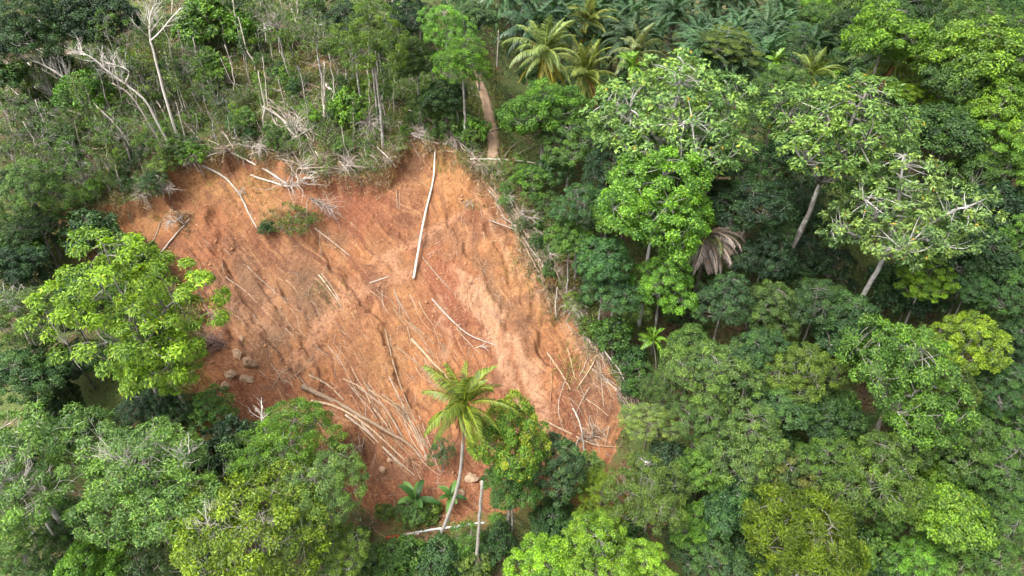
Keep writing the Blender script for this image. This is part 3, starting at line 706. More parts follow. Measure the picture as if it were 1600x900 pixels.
# ------------------------------------------------------------------ the trees, crown by crown
# right forest, back to front: px, py, width, style, colour, label, options
FOREST = [
 (848, 168, 125, 'dense', 'fresh', "dense fresh green tree beside the dirt path", dict(hc=7)),
 (890, 222, 105, 'dense', 'mid', "mid green tree under the drooping back coconut palm", dict(hc=6)),
 (1135, 68, 88, 'layered', 'olive', "flat topped yellow-green tree with pale limbs before the oil palms", dict(hc=10, squash=.6, bark='bark_white')),
 (1075, 118, 60, 'dense', 'olive', "small olive crown between flat topped tree and pale-limbed tree", dict(hc=7)),
 (1285, 45, 75, 'dense', 'mid', "lone round tree standing among the oil palms", dict(hc=9)),
 (1385, 55, 110, 'dense', 'bright', "bright green clumpy tree right of the oil palms", dict(hc=13)),
 (1450, 22, 105, 'dense', 'olive', "olive-lit crown at the top edge beside the bare thicket", dict(hc=13)),
 (1350, 20, 80, 'dense', 'mid', "mid green crown at the top edge next to the oil palms", dict(hc=11)),
 (1535, 85, 135, 'dense', 'bright', "broad sunlit crown with yellow flecks in the upper corner", dict(hc=14)),
 (1585, 100, 110, 'dense', 'bright', "bright crown cut by the frame below the bare thicket", dict(hc=12)),
 (1500, 130, 95, 'dense', 'mid', "rounded green crown left of the broad sunlit crowns", dict(hc=12)),
 (1560, 175, 120, 'dense', 'bright', "wide light green crown at the frame's upper edge side", dict(hc=13)),
 (1590, 235, 110, 'layered', 'bright', "layered light green crown over dark trunks at the frame edge", dict(hc=12)),
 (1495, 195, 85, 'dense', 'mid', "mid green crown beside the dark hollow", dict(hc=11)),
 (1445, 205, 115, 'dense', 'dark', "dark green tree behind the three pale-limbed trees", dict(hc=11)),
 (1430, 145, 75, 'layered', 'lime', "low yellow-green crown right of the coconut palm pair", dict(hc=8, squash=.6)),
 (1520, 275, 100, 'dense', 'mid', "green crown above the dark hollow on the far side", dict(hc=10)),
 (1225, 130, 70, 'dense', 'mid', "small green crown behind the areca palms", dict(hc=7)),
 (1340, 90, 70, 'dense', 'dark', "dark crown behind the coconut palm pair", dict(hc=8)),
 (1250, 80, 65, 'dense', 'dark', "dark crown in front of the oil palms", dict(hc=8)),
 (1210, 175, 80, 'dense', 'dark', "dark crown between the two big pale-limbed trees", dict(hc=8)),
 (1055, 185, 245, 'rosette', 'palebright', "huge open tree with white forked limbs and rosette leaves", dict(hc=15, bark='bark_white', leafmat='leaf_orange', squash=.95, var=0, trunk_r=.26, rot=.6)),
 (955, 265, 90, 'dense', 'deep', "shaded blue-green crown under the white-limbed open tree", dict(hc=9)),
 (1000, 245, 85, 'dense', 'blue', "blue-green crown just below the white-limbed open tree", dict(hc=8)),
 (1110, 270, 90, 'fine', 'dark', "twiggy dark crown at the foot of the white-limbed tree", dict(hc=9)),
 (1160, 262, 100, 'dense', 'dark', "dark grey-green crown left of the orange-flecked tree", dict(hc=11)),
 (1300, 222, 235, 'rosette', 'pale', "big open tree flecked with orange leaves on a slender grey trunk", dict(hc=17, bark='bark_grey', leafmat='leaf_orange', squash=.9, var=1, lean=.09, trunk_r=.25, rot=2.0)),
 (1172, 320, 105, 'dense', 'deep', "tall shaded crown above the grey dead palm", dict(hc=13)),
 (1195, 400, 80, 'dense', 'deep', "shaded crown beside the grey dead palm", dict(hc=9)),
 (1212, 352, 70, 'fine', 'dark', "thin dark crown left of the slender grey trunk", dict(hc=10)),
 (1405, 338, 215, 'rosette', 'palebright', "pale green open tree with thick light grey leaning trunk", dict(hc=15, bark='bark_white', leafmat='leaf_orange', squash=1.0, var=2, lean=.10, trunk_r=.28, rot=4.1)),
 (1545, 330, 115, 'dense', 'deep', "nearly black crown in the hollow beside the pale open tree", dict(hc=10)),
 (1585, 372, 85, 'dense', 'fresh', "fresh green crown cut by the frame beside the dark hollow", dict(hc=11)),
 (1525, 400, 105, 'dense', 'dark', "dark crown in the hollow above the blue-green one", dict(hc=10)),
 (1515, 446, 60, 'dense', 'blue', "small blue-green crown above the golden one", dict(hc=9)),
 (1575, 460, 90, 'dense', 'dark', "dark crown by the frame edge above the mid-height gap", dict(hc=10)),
 (1445, 435, 85, 'layered', 'gold', "yellow-green crown behind the pale open tree's foliage", dict(hc=9)),
 (832, 285, 62, 'small', 'fresh', "bright leafy bush right of the scar's top corner", dict(hc=2.2)),
 (808, 262, 45, 'small', 'olive', "small olive bush just below the path's end", dict(hc=1.5)),
 (855, 320, 50, 'small', 'mid', "mid green bush between scar rim and forest edge", dict(hc=1.8)),
 (905, 320, 85, 'dense', 'blue', "blue-green forest edge tree above the scar's brush rim", dict(hc=9)),
 (890, 372, 75, 'dense', 'mid', "mid green forest edge tree facing the scar", dict(hc=7)),
 (1025, 310, 160, 'dense', 'bright', "tall bright green tree with grey trunk showing midway", dict(hc=15, bark='bark_white', lobes=None)),
 (975, 335, 85, 'dense', 'fresh', "fresh green crown left of the tall bright tree", dict(hc=11)),
 (1065, 345, 70, 'dense', 'bright', "bright crown leaning toward the grey dead palm", dict(hc=11)),
 (1035, 440, 100, 'dense', 'bright', "round bright green crown below the tall bright tree", dict(hc=9)),
 (945, 405, 80, 'dense', 'blue', "blue-green crown stepping down the forest edge", dict(hc=9)),
 (960, 455, 85, 'dense', 'blue', "lower blue-green crown of the stepped forest edge", dict(hc=7)),
 (990, 475, 60, 'small', 'olive', "olive crown beneath the round bright crown", dict(hc=5)),
 (960, 520, 55, 'small', 'mid', "low green tree left of the small bright palm", dict(hc=3)),
 (1000, 590, 50, 'small', 'mid', "low green bush by the scar's lower rim", dict(hc=2)),
 (985, 560, 45, 'small', 'dark', "dark bush between scar rim and small bright palm", dict(hc=2)),
 (1130, 470, 92, 'dense', 'blue', "dense blue-green dome below the grey dead palm", dict(hc=9)),
 (1195, 480, 95, 'dense', 'mid', "leafy green crown between two blue-green domes", dict(hc=8)),
 (1275, 475, 95, 'dense', 'blue', "dusky blue-green dome at the foot of the grey trunks", dict(hc=8)),
 (1330, 515, 105, 'dense', 'blue', "blue-green crown above the large fresh green dome", dict(hc=8)),
 (1085, 535, 70, 'dense', 'mid', "mid green crown right of the small bright palm", dict(hc=7)),
 (1110, 582, 150, 'fine', 'pale', "wide pale green crown with fine white twigs", dict(hc=10)),
 (1180, 545, 85, 'dense', 'blue', "blue-green crown behind the wide pale twiggy one", dict(hc=9)),
 (1250, 575, 115, 'fine', 'olive', "olive twiggy crown left of the large fresh dome", dict(hc=10)),
 (1410, 590, 180, 'dense', 'fresh', "largest fresh green dome in the forest", dict(hc=13, var=1)),
 (1480, 605, 90, 'dense', 'olive', "olive shoulder crown between fresh dome and golden crown", dict(hc=10)),
 (1512, 535, 98, 'dense', 'gold', "golden yellow-green crown beside the dark gap", dict(hc=12)),
 (1580, 540, 85, 'dense', 'deep', "black-green crown in the gap by the frame edge", dict(hc=8)),
 (1580, 615, 100, 'dense', 'blue', "blue-green crown at the frame edge below the gap", dict(hc=11)),
 (1040, 610, 70, 'fine', 'mid', "small twiggy crown at the scar's lower corner", dict(hc=6)),
 (1015, 655, 78, 'fine', 'palebright', "light green crown overhanging the scar's lower edge", dict(hc=7)),
 (1100, 660, 90, 'dense', 'mid', "mid green crown below the wide pale twiggy crown", dict(hc=9)),
 (1165, 690, 135, 'fine', 'pale', "broad dusty green crown in the lower forest middle", dict(hc=10)),
 (1220, 630, 85, 'dense', 'blue', "blue-green crown above the broad dusty one", dict(hc=9)),
 (1290, 650, 90, 'dense', 'dark', "dark crown left of the fresh dome's shadow", dict(hc=8)),
 (1095, 735, 80, 'dense', 'fresh', "fresh green crown in the lower gap beside the golden-topped tree", dict(hc=7)),
 (1018, 775, 130, 'fine', 'olive', "olive tree with golden tops and white twigs below the scar", dict(hc=10)),
 (1140, 790, 95, 'dense', 'blue', "blue-green crown beside the deep lower gap", dict(hc=7)),
 (1225, 745, 100, 'dense', 'mid', "green crown with pink-tipped top above the feathery tree", dict(hc=9, leafmat='leaf_pink')),
 (1290, 720, 85, 'dense', 'mid', "mid green crown left of the twiggy olive one", dict(hc=9)),
 (1365, 735, 150, 'fine', 'olive', "twiggy olive crown below the large fresh dome", dict(hc=11)),
 (1480, 690, 125, 'dense', 'mid', "rounded mid green crown right of the twiggy olive one", dict(hc=11)),
 (1570, 715, 110, 'fine', 'mid', "soft green crown at the frame edge, lower side", dict(hc=10)),
 (1485, 800, 120, 'dense', 'bright', "clumpy bright crown in the lower forest by the corner", dict(hc=9)),
 (1405, 800, 75, 'dense', 'mid', "small crown between the feathery tree and clumpy bright crown", dict(hc=7)),
 (1265, 852, 165, 'feathery', 'gold', "large feathery yellow-olive tree at the bottom edge", dict(hc=10)),
 (1435, 880, 85, 'dense', 'fresh', "young bright green crown at the bottom edge", dict(hc=6)),
 (1500, 885, 95, 'dense', 'mid', "green crown at the bottom edge near the corner", dict(hc=7)),
 (1570, 840, 115, 'fine', 'mid', "soft green crown filling the bottom corner", dict(hc=9)),
 (1180, 880, 65, 'small', 'gold', "small yellow-green bush left of the feathery tree", dict(hc=4)),
 (1110, 880, 95, 'dense', 'blue', "blue-green crown at the bottom edge beside bare soil", dict(hc=6)),
 (1090, 820, 75, 'dense', 'fresh', "fresh green crown between the golden-topped tree and deep gap", dict(hc=6)),
 (1597, 425, 80, 'dense', 'mid', "mid green crown cut by the frame under the fresh one", dict(hc=10)),
 (1600, 505, 85, 'dense', 'dark', "dark green crown cut by the frame beside the black-green gap", dict(hc=9)),
 (1590, 668, 95, 'dense', 'mid', "mid green crown cut by the frame below the blue-green one", dict(hc=9)),
 (1535, 650, 80, 'dense', 'dark', "dark crown between the fresh dome and the frame", dict(hc=8)),
 (1598, 780, 90, 'dense', 'blue', "blue-green crown cut by the frame near the corner", dict(hc=8)),
 (1555, 780, 80, 'dense', 'mid', "mid green crown above the soft corner crown", dict(hc=7)),
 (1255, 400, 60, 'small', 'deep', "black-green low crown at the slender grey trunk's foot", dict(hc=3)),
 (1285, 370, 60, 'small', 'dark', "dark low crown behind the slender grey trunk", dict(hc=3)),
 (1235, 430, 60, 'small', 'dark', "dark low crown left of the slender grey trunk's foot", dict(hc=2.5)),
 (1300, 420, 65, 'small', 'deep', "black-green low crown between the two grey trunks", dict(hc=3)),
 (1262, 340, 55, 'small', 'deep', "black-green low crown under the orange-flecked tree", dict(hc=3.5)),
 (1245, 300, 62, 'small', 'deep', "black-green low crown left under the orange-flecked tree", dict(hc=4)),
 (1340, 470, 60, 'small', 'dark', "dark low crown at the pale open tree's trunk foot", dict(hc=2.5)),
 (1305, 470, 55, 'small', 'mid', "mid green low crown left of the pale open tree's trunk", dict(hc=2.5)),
 (917, 348, 48, 'small', 'dark', "dark bush in the notch of the forest edge above the rim", dict(hc=2)),
 # below and in front of the scar
 (795, 684, 122, 'dense', 'vivid', "bright tree with pink flushes standing before the scar", dict(hc=11.5, leafmat='leaf_pink', squash=1.4, bark='bark_grey', var=3)),
 (800, 755, 85, 'dense', 'mid', "lower green crown under the pink-flushed tree", dict(hc=7)),
 (872, 725, 92, 'dense', 'blue', "dark blue-green tree right of the pink-flushed tree", dict(hc=8, squash=1.2)),
 (915, 735, 55, 'small', 'pale', "pale grey-green bush at the scar's lower corner", dict(hc=3.5)),
 (935, 790, 95, 'fine', 'gold', "yellow-olive tree below the scar's lower corner", dict(hc=6)),
 (865, 815, 85, 'dense', 'dark', "dark low tree behind the lime crowns at the bottom", dict(hc=4)),
 (905, 835, 60, 'small', 'blue', "small blue-green tree behind the lime crowns", dict(hc=4)),
 (845, 888, 120, 'dense', 'lime', "lime green crown at the bottom edge nearest the palms", dict(hc=8, var=0)),
 (935, 862, 120, 'dense', 'lime', "tallest lime green crown at the bottom edge", dict(hc=9.5, var=4)),
 (1010, 888, 95, 'dense', 'lime', "lime green crown at the bottom edge beside the golden-topped tree", dict(hc=8, var=7)),
 (733, 840, 50, 'small', 'fresh', "leafy green vine-covered bush between the two palm trunks", dict(hc=2.2, squash=1.5)),
 (690, 705, 45, 'small', 'blue', "blue-green bush behind the coconut palm trunk", dict(hc=2.5)),
 (640, 800, 50, 'small', 'mid', "green bush at the banana plant's foot", dict(hc=1.2)),
 (690, 870, 80, 'small', 'blue', "broadleaved low bush at the bottom edge below the white pipe", dict(hc=1.4)),
 (620, 870, 70, 'small', 'mid', "mid green bush below the red log", dict(hc=1.4)),
 (585, 880, 60, 'small', 'pale', "pale green bush at the bottom edge beside the yellow twiggy tree", dict(hc=1.5)),
 (780, 850, 60, 'small', 'dark', "dark bush right of the bare grey trunk", dict(hc=1.8)),
 (745, 885, 60, 'small', 'olive', "olive bush at the foot of the bare grey trunk", dict(hc=1.2)),
 # left of the scar
 (196, 480, 222, 'limetree', 'lime', "large lime green tree with visible grey trunk left of the scar", dict(hc=15, bark='bark_grey', squash=1.3, var=0, lean=.075, trunk_r=.22, rot=0.0)),
 (258, 560, 112, 'layered', 'lime', "lower lime green tree hanging over the scar's left flank", dict(hc=9, squash=.9, var=1)),
 (48, 300, 110, 'dense', 'mid', "dense dark crown at the left edge beside the upper scrub", dict(hc=8)),
 (60, 350, 80, 'fine', 'dark', "twiggy dark crown below the dense crown at the left edge", dict(hc=6)),
 (140, 362, 80, 'small', 'blue', "blue-green bush behind the top of the lime tree", dict(hc=4)),
 (30, 490, 120, 'fine', 'grey', "grey-green half-bare tree at the left edge", dict(hc=9, bark='bark_white')),
 (40, 590, 110, 'dense', 'blue', "blue-green crown at the left edge beside the lime tree's trunk", dict(hc=8)),
 (20, 410, 80, 'dense', 'deep', "dark crown at the left edge behind the lime tree", dict(hc=7)),
 (95, 575, 70, 'dense', 'deep', "shaded crown below the lime tree", dict(hc=4)),
 (235, 735, 240, 'fine', 'pale', "round pale green tree with white branches at lower left", dict(hc=11, bark='bark_grey', var=0)),
 (42, 735, 235, 'fine', 'pale', "half-bare pale tree with big white branches at lower left edge", dict(hc=12, bark='bleached_wood', var=1, squash=1.0)),
 (450, 680, 145, 'fine', 'bright', "leafy green tree overlapping the scar's lower left edge", dict(hc=8, bark='bark_grey', var=2)),
 (385, 700, 80, 'dense', 'mid', "green crown between the round pale tree and the scar", dict(hc=6)),
 (500, 775, 150, 'fine', 'palebright', "light green twiggy tree below the scar's toe", dict(hc=9, bark='bark_grey', var=3)),
 (390, 838, 250, 'fine', 'gold', "broad yellow-green tree with white twigs along the bottom edge", dict(hc=11, bark='bark_grey', var=4)),
 (520, 865, 110, 'fine', 'olive', "olive twiggy crown at the bottom edge beside low bushes", dict(hc=8, bark='bark_white')),
 (140, 885, 100, 'dense', 'bright', "bright crown at the bottom edge left of the broad yellow-green tree", dict(hc=7)),
 (45, 880, 110, 'dense', 'mid', "mid green crown in the bottom left corner", dict(hc=7)),
 (215, 640, 75, 'dense', 'deep', "black-green low crown at the foot of the lime tree's trunk", dict(hc=4)),
 (95, 640, 80, 'dense', 'dark', "dark low crown between the lime tree and half-bare tree", dict(hc=4)),
 (255, 628, 70, 'dense', 'deep', "black-green low crown under the lime tree's far boughs", dict(hc=3.5)),
 (290, 640, 60, 'small', 'dark', "dark bush behind the round pale tree's top", dict(hc=2.5)),
 (330, 640, 70, 'small', 'fresh', "green bush where the lime tree meets the scar", dict(hc=3)),
 # behind the scar
 (580, 58, 112, 'fine', 'olive', "tall slim olive tree standing alone above the scar", dict(hc=13, bark='bark_grey', squash=1.15, var=2)),
 (722, 95, 105, 'fine', 'bright', "bright green tree left of the dirt path", dict(hc=10, bark='bark_grey')),
 (700, 45, 85, 'dense', 'fresh', "fresh green crown behind the tree by the path", dict(hc=11)),
 (650, 95, 75, 'dense', 'mid', "mid green crown right of the tall slim olive tree", dict(hc=8)),
 (690, 150, 70, 'dense', 'dark', "dark crown under the tree by the path", dict(hc=5)),
 (640, 30, 75, 'dense', 'deep', "dark crown at the top edge right of the tall slim tree", dict(hc=8)),
 (745, 30, 65, 'dense', 'blue', "blue-green crown at the top edge before the oil palms", dict(hc=9)),
 (490, 45, 75, 'airy', 'mid', "thin dark crown left of the tall slim olive tree", dict(hc=9)),
 (540, 30, 70, 'dense', 'deep', "dark crown behind the tall slim olive tree", dict(hc=8)),
 (430, 20, 80, 'airy', 'mid', "thin mid green crown at the top edge above the brush heap", dict(hc=9)),
 (330, 40, 90, 'small', 'fresh', "bright low thicket at the top edge above the leaning trunks", dict(hc=3)),
 (380, 45, 60, 'small', 'fresh', "bright bush at the top edge beside white saplings", dict(hc=2.5)),
 (60, 35, 120, 'dense', 'dark', "dark crown in the top left corner", dict(hc=10)),
 (150, 25, 110, 'dense', 'deep', "black-green crown at the top edge left of the dead trunks", dict(hc=9)),
 (180, 75, 90, 'airy', 'mid', "thin dark crown behind the bleached leaning trees", dict(hc=8)),
 (290, 95, 70, 'airy', 'mid', "mid green thin crown right of the forked dead tree", dict(hc=5)),
 (130, 145, 75, 'small', 'fresh', "bright bush under the bleached leaning trees", dict(hc=3.5)),
 (60, 195, 100, 'airy', 'mid', "mid green scrub tree below the bleached tree at the left", dict(hc=5)),
 (185, 195, 95, 'airy', 'grey', "grey-green scrub tree between the leaning dead trunks", dict(hc=5)),
 (225, 120, 75, 'airy', 'olive', "olive scrub tree beside the forked dead tree", dict(hc=5)),
 (120, 255, 85, 'airy', 'mid', "dark scrub tree above the left patch of bare soil", dict(hc=4)),
 (335, 145, 60, 'airy', 'mid', "green scrub crown right of the forked dead tree's foot", dict(hc=3)),
 (330, 105, 55, 'small', 'fresh', "fern-leaved bright bush in the upper scrub", dict(hc=2.5)),
 (545, 170, 60, 'small', 'bright', "bright bush above the uprooted fan of branches", dict(hc=2)),
 (520, 210, 55, 'scrub', 'olive', "olive bush beside the uprooted fan of branches", dict(hc=1.5)),
 (700, 190, 60, 'small', 'mid', "green bush left of the path's lower end", dict(hc=2)),
 (740, 205, 45, 'small', 'fresh', "fresh fern bush touching the dirt path", dict(hc=1.5)),
 (800, 180, 45, 'small', 'fresh', "fresh green bush right of the dirt path", dict(hc=1.5)),
 (15, 232, 85, 'airy', 'mid', "thin green scrub tree at the left edge above the dense crown", dict(hc=4)),
 (12, 170, 75, 'airy', 'grey', "grey-green scrub tree at the left edge below the bleached trees", dict(hc=4)),
 (75, 250, 70, 'airy', 'olive', "olive scrub tree right of the left edge's thin tree", dict(hc=3.5)),
 (30, 395, 75, 'small', 'mid', "mid green low crown at the left edge behind the lime tree", dict(hc=4)),
 (240, 215, 65, 'airy', 'bright', "bright thin scrub tree left of the scar's upper corner", dict(hc=3)),
 (20, 60, 90, 'dense', 'deep', "black-green crown behind the bleached tangle", dict(hc=8)),
 # on the scar
 (452, 347, 66, 'scrub', 'olive', "olive bush riding on the slumped block in the scar", dict(hc=.9)),
 (417, 355, 30, 'small', 'blue', "small dark green bush at the slumped block's corner", dict(hc=.8)),
 (478, 345, 45, 'scrub', 'olive', "thin olive bush below the uprooted treetop in the scar", dict(hc=.8)),
]
for (px, py, w, st, c, lab, kw) in FOREST:
    kw.pop('lobes', None)
    tree(px, py, w * (1.07 if px > 900 else 1.0), st, c, lab, **kw)

# coconut palms
def palm_px(bx, by, tx, ty, **kw):
    b = gpx(bx, by); t = at_y(tx, ty, b[1] + kw.pop('dy', 0.0)); return palm(b, t, px=(tx, ty), **kw)
palm_px(683, 838, 726, 632, label="tall coconut palm standing before the scar", n=28, scale=.93, seed=11, r=.17, col=(.115, .165, .02), bow=.05, old=4)
palm_px(905, 208, 915, 118, label="drooping coconut palm beside the big open tree", n=30, scale=1.15, seed=14, r=.16, col=(.14, .185, .035), old=2)
palm_px(846, 200, 852, 82, label="coconut palm above the dense tree by the path", n=28, scale=1.15, seed=12, r=.16, col=(.135, .19, .05), nuts=12)
palm_px(925, 130, 921, 34, label="topmost coconut palm before the oil palms", n=30, scale=1.3, seed=13, r=.16, col=(.15, .19, .04), nuts=12)
palm_px(990, 170, 996, 84, label="pale half-withered coconut palm right of the topmost palm", n=24, scale=1.1, seed=15, r=.16, col=(.13, .165, .06), nuts=4, old=5)
palm_px(1395, 205, 1402, 98, label="coconut palm with twisted fronds far right of the others", n=26, scale=1.3, seed=16, r=.15, col=(.10, .155, .03), nuts=4, old=2)
palm_px(1255, 195, 1268, 118, label="shaggy olive coconut palm behind the orange-flecked tree", n=22, scale=1.0, seed=17, r=.14, col=(.105, .155, .03), nuts=4, old=2)
# slender areca palms
for i, (bx, by, tx, ty, sc, lab) in enumerate([(1200, 165, 1212, 97, 1.25, "slender areca palm with white stem between open trees"), (1276, 150, 1285, 98, 1.3, "areca palm in front of the shaggy coconut palm"), (1308, 165, 1313, 118, 1.3, "bright areca palm right of the shaggy coconut palm"), (1348, 185, 1350, 142, 1.2, "dark areca palm left of the twisted-frond coconut palm"), (1420, 170, 1412, 96, 1.4, "green areca palm growing against the twisted-frond coconut palm"), (1186, 140, 1190, 92, 1.0, "small areca palm beside the slender white-stemmed one"), (1025, 575, 1020, 532, 1.0, "small bright palm at the forest edge by the scar"), (985, 180, 988, 105, 1.5, "glossy areca palm under the half-withered coconut palm")]):
    palm_px(bx, by, tx, ty, label=lab, kind='areca', n=11, scale=sc, seed=30 + i, r=.075, name='areca_palm', nuts=0, group='areca palms', col=(.10, .21, .022), bow=.02)
# grey dead palm: hanging withered fronds
def dead_palm():
    q = gpx_h(1102, 368, 9.5); b = np.array([q[0], q[1], Hs(q[0], q[1])]); t = thing("dead_palm", "withered grey-brown palm with hanging dry fronds", 'palm tree', b, None, (1108, 380))
    e = np.array([0, 0, 9.5]); new_obj("trunk", palm_trunk([np.array([0, 0, -.3]), e * .5 + np.array([.2, 0, 0]), e], .25, .2), M['bark_dark'], t)
    for i in range(40):
        rng = np.random.default_rng(40 + i); f = new_obj("frond", fronds('coconut')[[3, 4, 5, 6, 5][i % 5]], None, t, e); f.rotation_euler = (rng.normal() * .15, .1 + rng.normal() * .1, -.75 + rng.normal() * .8); f.scale = (.9, 1.1, 1.0)
        f.color = (*np.array((.34, .29, .265)) * rng.uniform(.8, 1.2), 1) if i % 7 else (.10, .12, .05, 1)
dead_palm()
# oil palms: rows behind the ridge
def oil_rows():
    rng = np.random.default_rng(77); k = 0
    for yy, sx in ((100, 0), (109, 4.5), (118, 0), (127, 4.5), (136, 0), (146, 4.5), (156, 0), (167, 4.5), (178, 0), (190, 4.5)):
        for xx in np.arange(-12, 75, 7.8):
            x = xx + sx + rng.normal() * 1.0; y = yy + rng.normal() * 1.0; g = Hs(x, y); hg = rng.uniform(5.5, 8.5)
            px, py = proj(x, y, g + hg); px, py = float(px), float(py)
            if py < -28 or px < 765 or px > 1290 or py > 118: continue
            if py > 75 and (px < 1090 or px > 1240) and not (790 < px < 830): continue
            oil_palm(px, py, hg, "dark oil palm beyond the ridge", rng.uniform(1.15, 1.4), seed=int(500 + k)); k += 1
    return k
oil_rows()
def far_trees():
    rng = np.random.default_rng(78)
    for Y in np.arange(106, 196, 10.0):
        for X in np.arange(38, 165, 9.5):
            x, y = X + rng.normal() * 2, Y + rng.normal() * 2; g = Hs(x, y); hc = rng.uniform(8, 12); px, py = [float(q) for q in proj(x, y, g + hc)]
            if px < 1265 or px > 1640 or py < -25 or py > 95: continue
            dep = depth((x, y, g + hc)); cc = ['mid', 'bright', 'dark', 'mid', 'olive'][rng.integers(0, 5)]
            tree(px, py, rng.uniform(9, 12.5) * FPX / dep, 'dense', cc, "far %s tree on the valley side" % {'mid': 'mid green', 'bright': 'bright green', 'dark': 'dark green', 'olive': 'olive'}[cc], hc=hc, group='far trees')
far_trees()
# banana plant below the scar
def banana(px, py, label, seed, s=1.0):
    b = gpx(px, py); t = thing("banana_plant", label, 'banana plant', b, None, (px, py - 30)); rng = np.random.default_rng(seed)
    st = Tubes(); st.add([(0, 0, -.2), (.03, 0, .8), (0, .02, 1.7 * s)], [.13, .11, .07], 8); new_obj("stem", st.mesh("stem"), M['stem'], t)
    for i in range(8):
        L = 2.5 * s * rng.uniform(.8, 1.1); e = [1.5, 1.15, .9, .6, .85, .4, .7, .2][i]; n = 11; a = e - 1.1 * np.linspace(0, 1, n) ** 1.4 * (0.25 if i == 0 else 1)
        P = np.zeros((n, 3)); P[1:, 0] = np.cumsum(np.cos(a[:-1])) * L / n; P[1:, 2] = np.cumsum(np.sin(a[:-1])) * L / n
        w = .33 * s * np.sin(np.linspace(.12, .98, n) * math.pi) ** .6; U = np.stack([-np.sin(a), np.zeros(n), np.cos(a)], -1)
        V = np.stack([P + np.array([0, 1, 0]) * w[:, None] + U * (w * .35)[:, None], P, P - np.array([0, 1, 0]) * w[:, None] + U * (w * .35)[:, None]], 1).reshape(-1, 3)
        F = [(j * 3 + q, j * 3 + q + 1, j * 3 + q + 4, j * 3 + q + 3) for j in range(n - 1) for q in (0, 1)]
        me = mesh_np("leaf", V, np.array(F), {'rnd': np.full(len(V), rng.random() * .9), 'clump': np.full(len(V), .5)})
        f = new_obj("leaf", me, M['leaf'], t, (0, 0, 1.6 * s)); f.rotation_euler = (0, 0, i * 2.4 + .4); f.color = (.06, .135, .028, 1)
banana(652, 800, "banana plant with upright leaf at the scar's foot", 5, 1.05)
banana(705, 790, "banana plant half hidden behind the coconut palm trunk", 9, .75)
# ------------------------------------------------------------------ dead trees, logs and poles
def grow(rng, tb, P, r0, n, length, spread, levels, up=.2, sides=4, start=.35, bias=None):
    """side branches off the polyline P"""
    for i in range(n):
        k = start + (1 - start) * (i + rng.random()) / n; q = k * (len(P) - 1); j = min(int(q), len(P) - 2); b = P[j] + (P[j + 1] - P[j]) * (q - j)
        T = unit(P[j + 1] - P[j]); o = unit(rng.normal(size=3)); o = unit(o - T * (o @ T)); D = unit(T * (1 - spread) + o * spread + np.array([0, 0, up]) + (bias if bias is not None else 0))
        L = length * rng.uniform(.5, 1.15) * (1.2 - .6 * k); e = b + D * L; m = b + D * L * .5 + rng.normal(size=3) * L * .12
        Q = bez(b, m, e, 5); r = r0 * (1 - .6 * k) * .55
        tb.add(Q, np.linspace(r, r * .3, 5), sides)
        if levels > 1: grow(rng, tb, Q, r, max(2, n // 3), L * .55, spread, levels - 1, up, 3, .3, bias)

def standing_dead(pts, r0, r1, label, seed, nb=8, bl=2.2, mat='white_wood', levels=2, dy=0.0, up=.35, spread=.6, name='dead_tree', fork=None, start=.5, group='dead standing trees', cat='dead tree'):
    """pts: pixels from foot to tip; the tip leans dy metres in depth"""
    b = gpx(*pts[0]); n = len(pts); W = [b] + [at_y(px, py, b[1] + dy * (i + 1) / (n - 1)) for i, (px, py) in enumerate(pts[1:])]
    W = np.array(W) - b; rng = np.random.default_rng(seed); W[0, 2] -= .3
    P = spline(W, 16); P[1:-1] += rng.normal(size=(14, 3)) * r0 * .12
    t = thing(name, label, cat, b, group, pts[len(pts) // 2])
    tb = Tubes(); tb.add(P, np.linspace(r0, r1, 16), 7, rough=.08, rng=rng); new_obj("trunk", tb.mesh("trunk"), M[mat], t)
    if nb:
        br = Tubes(); grow(rng, br, P, r0 * .8, nb, bl, spread, levels, up, start=start)
        for f in (fork or []):
            F = [P[int(f[0] * 15)]] + [at_y(px, py, b[1] + dy) - b for px, py in f[1]]
            Q = spline(F, 10); br.add(Q, np.linspace(r0 * .6, r1 * .8, 10), 6); grow(rng, br, Q, r0 * .4, nb // 2, bl * .8, spread, levels, up, start=.4)
        new_obj("branches", br.mesh("branches"), M[mat], t)
    return t
standing_dead([(283, 231), (262, 165), (241, 85), (233, 40), (240, 8)], .17, .05, "tallest pale dead tree with forked top above the scar's corner", 1, 20, 3.0, levels=3, fork=[(.62, [(250, 50), (268, 28), (283, 12)])], start=.62, mat='bleached_wood')
standing_dead([(277, 247), (245, 190), (225, 155), (180, 120), (140, 88), (113, 80)], .16, .045, "bowed pale dead tree bending left from the scar's corner", 2, 22, 2.8, levels=3, fork=[(.55, [(200, 110), (165, 97)])], mat='bleached_wood')
standing_dead([(100, 162), (75, 140), (50, 120), (10, 100)], .24, .08, "bleached dead tree with tangled white branches at the left", 3, 24, 4.4, mat='bleached_wood', start=.15, levels=2, up=.6)
standing_dead([(148, 172), (110, 130), (75, 105), (40, 90)], .18, .06, "second bleached dead tree tangled beside the left edge", 4, 20, 3.6, mat='bleached_wood', start=.2, levels=2, up=.6)
standing_dead([(265, 250), (240, 205), (205, 150), (175, 130)], .15, .05, "thin pale dead trunk behind the bowed dead tree", 5, 8, 2.0)
standing_dead([(215, 245), (185, 200), (150, 165)], .12, .05, "slim leaning dead pole left of the bowed dead tree", 6, 6, 1.6)
standing_dead([(292, 228), (283, 190), (275, 160)], .10, .04, "short leaning sapling trunk right of the forked dead tree", 7, 5, 1.2, mat='stem')
standing_dead([(350, 45), (345, 20), (338, -6)], .16, .10, "white sapling trunk at the top edge, beside two others", 8, 0)
standing_dead([(357, 40), (350, 5), (345, -10)], .14, .10, "white sapling trunk at the top edge, middle of three", 9, 0)
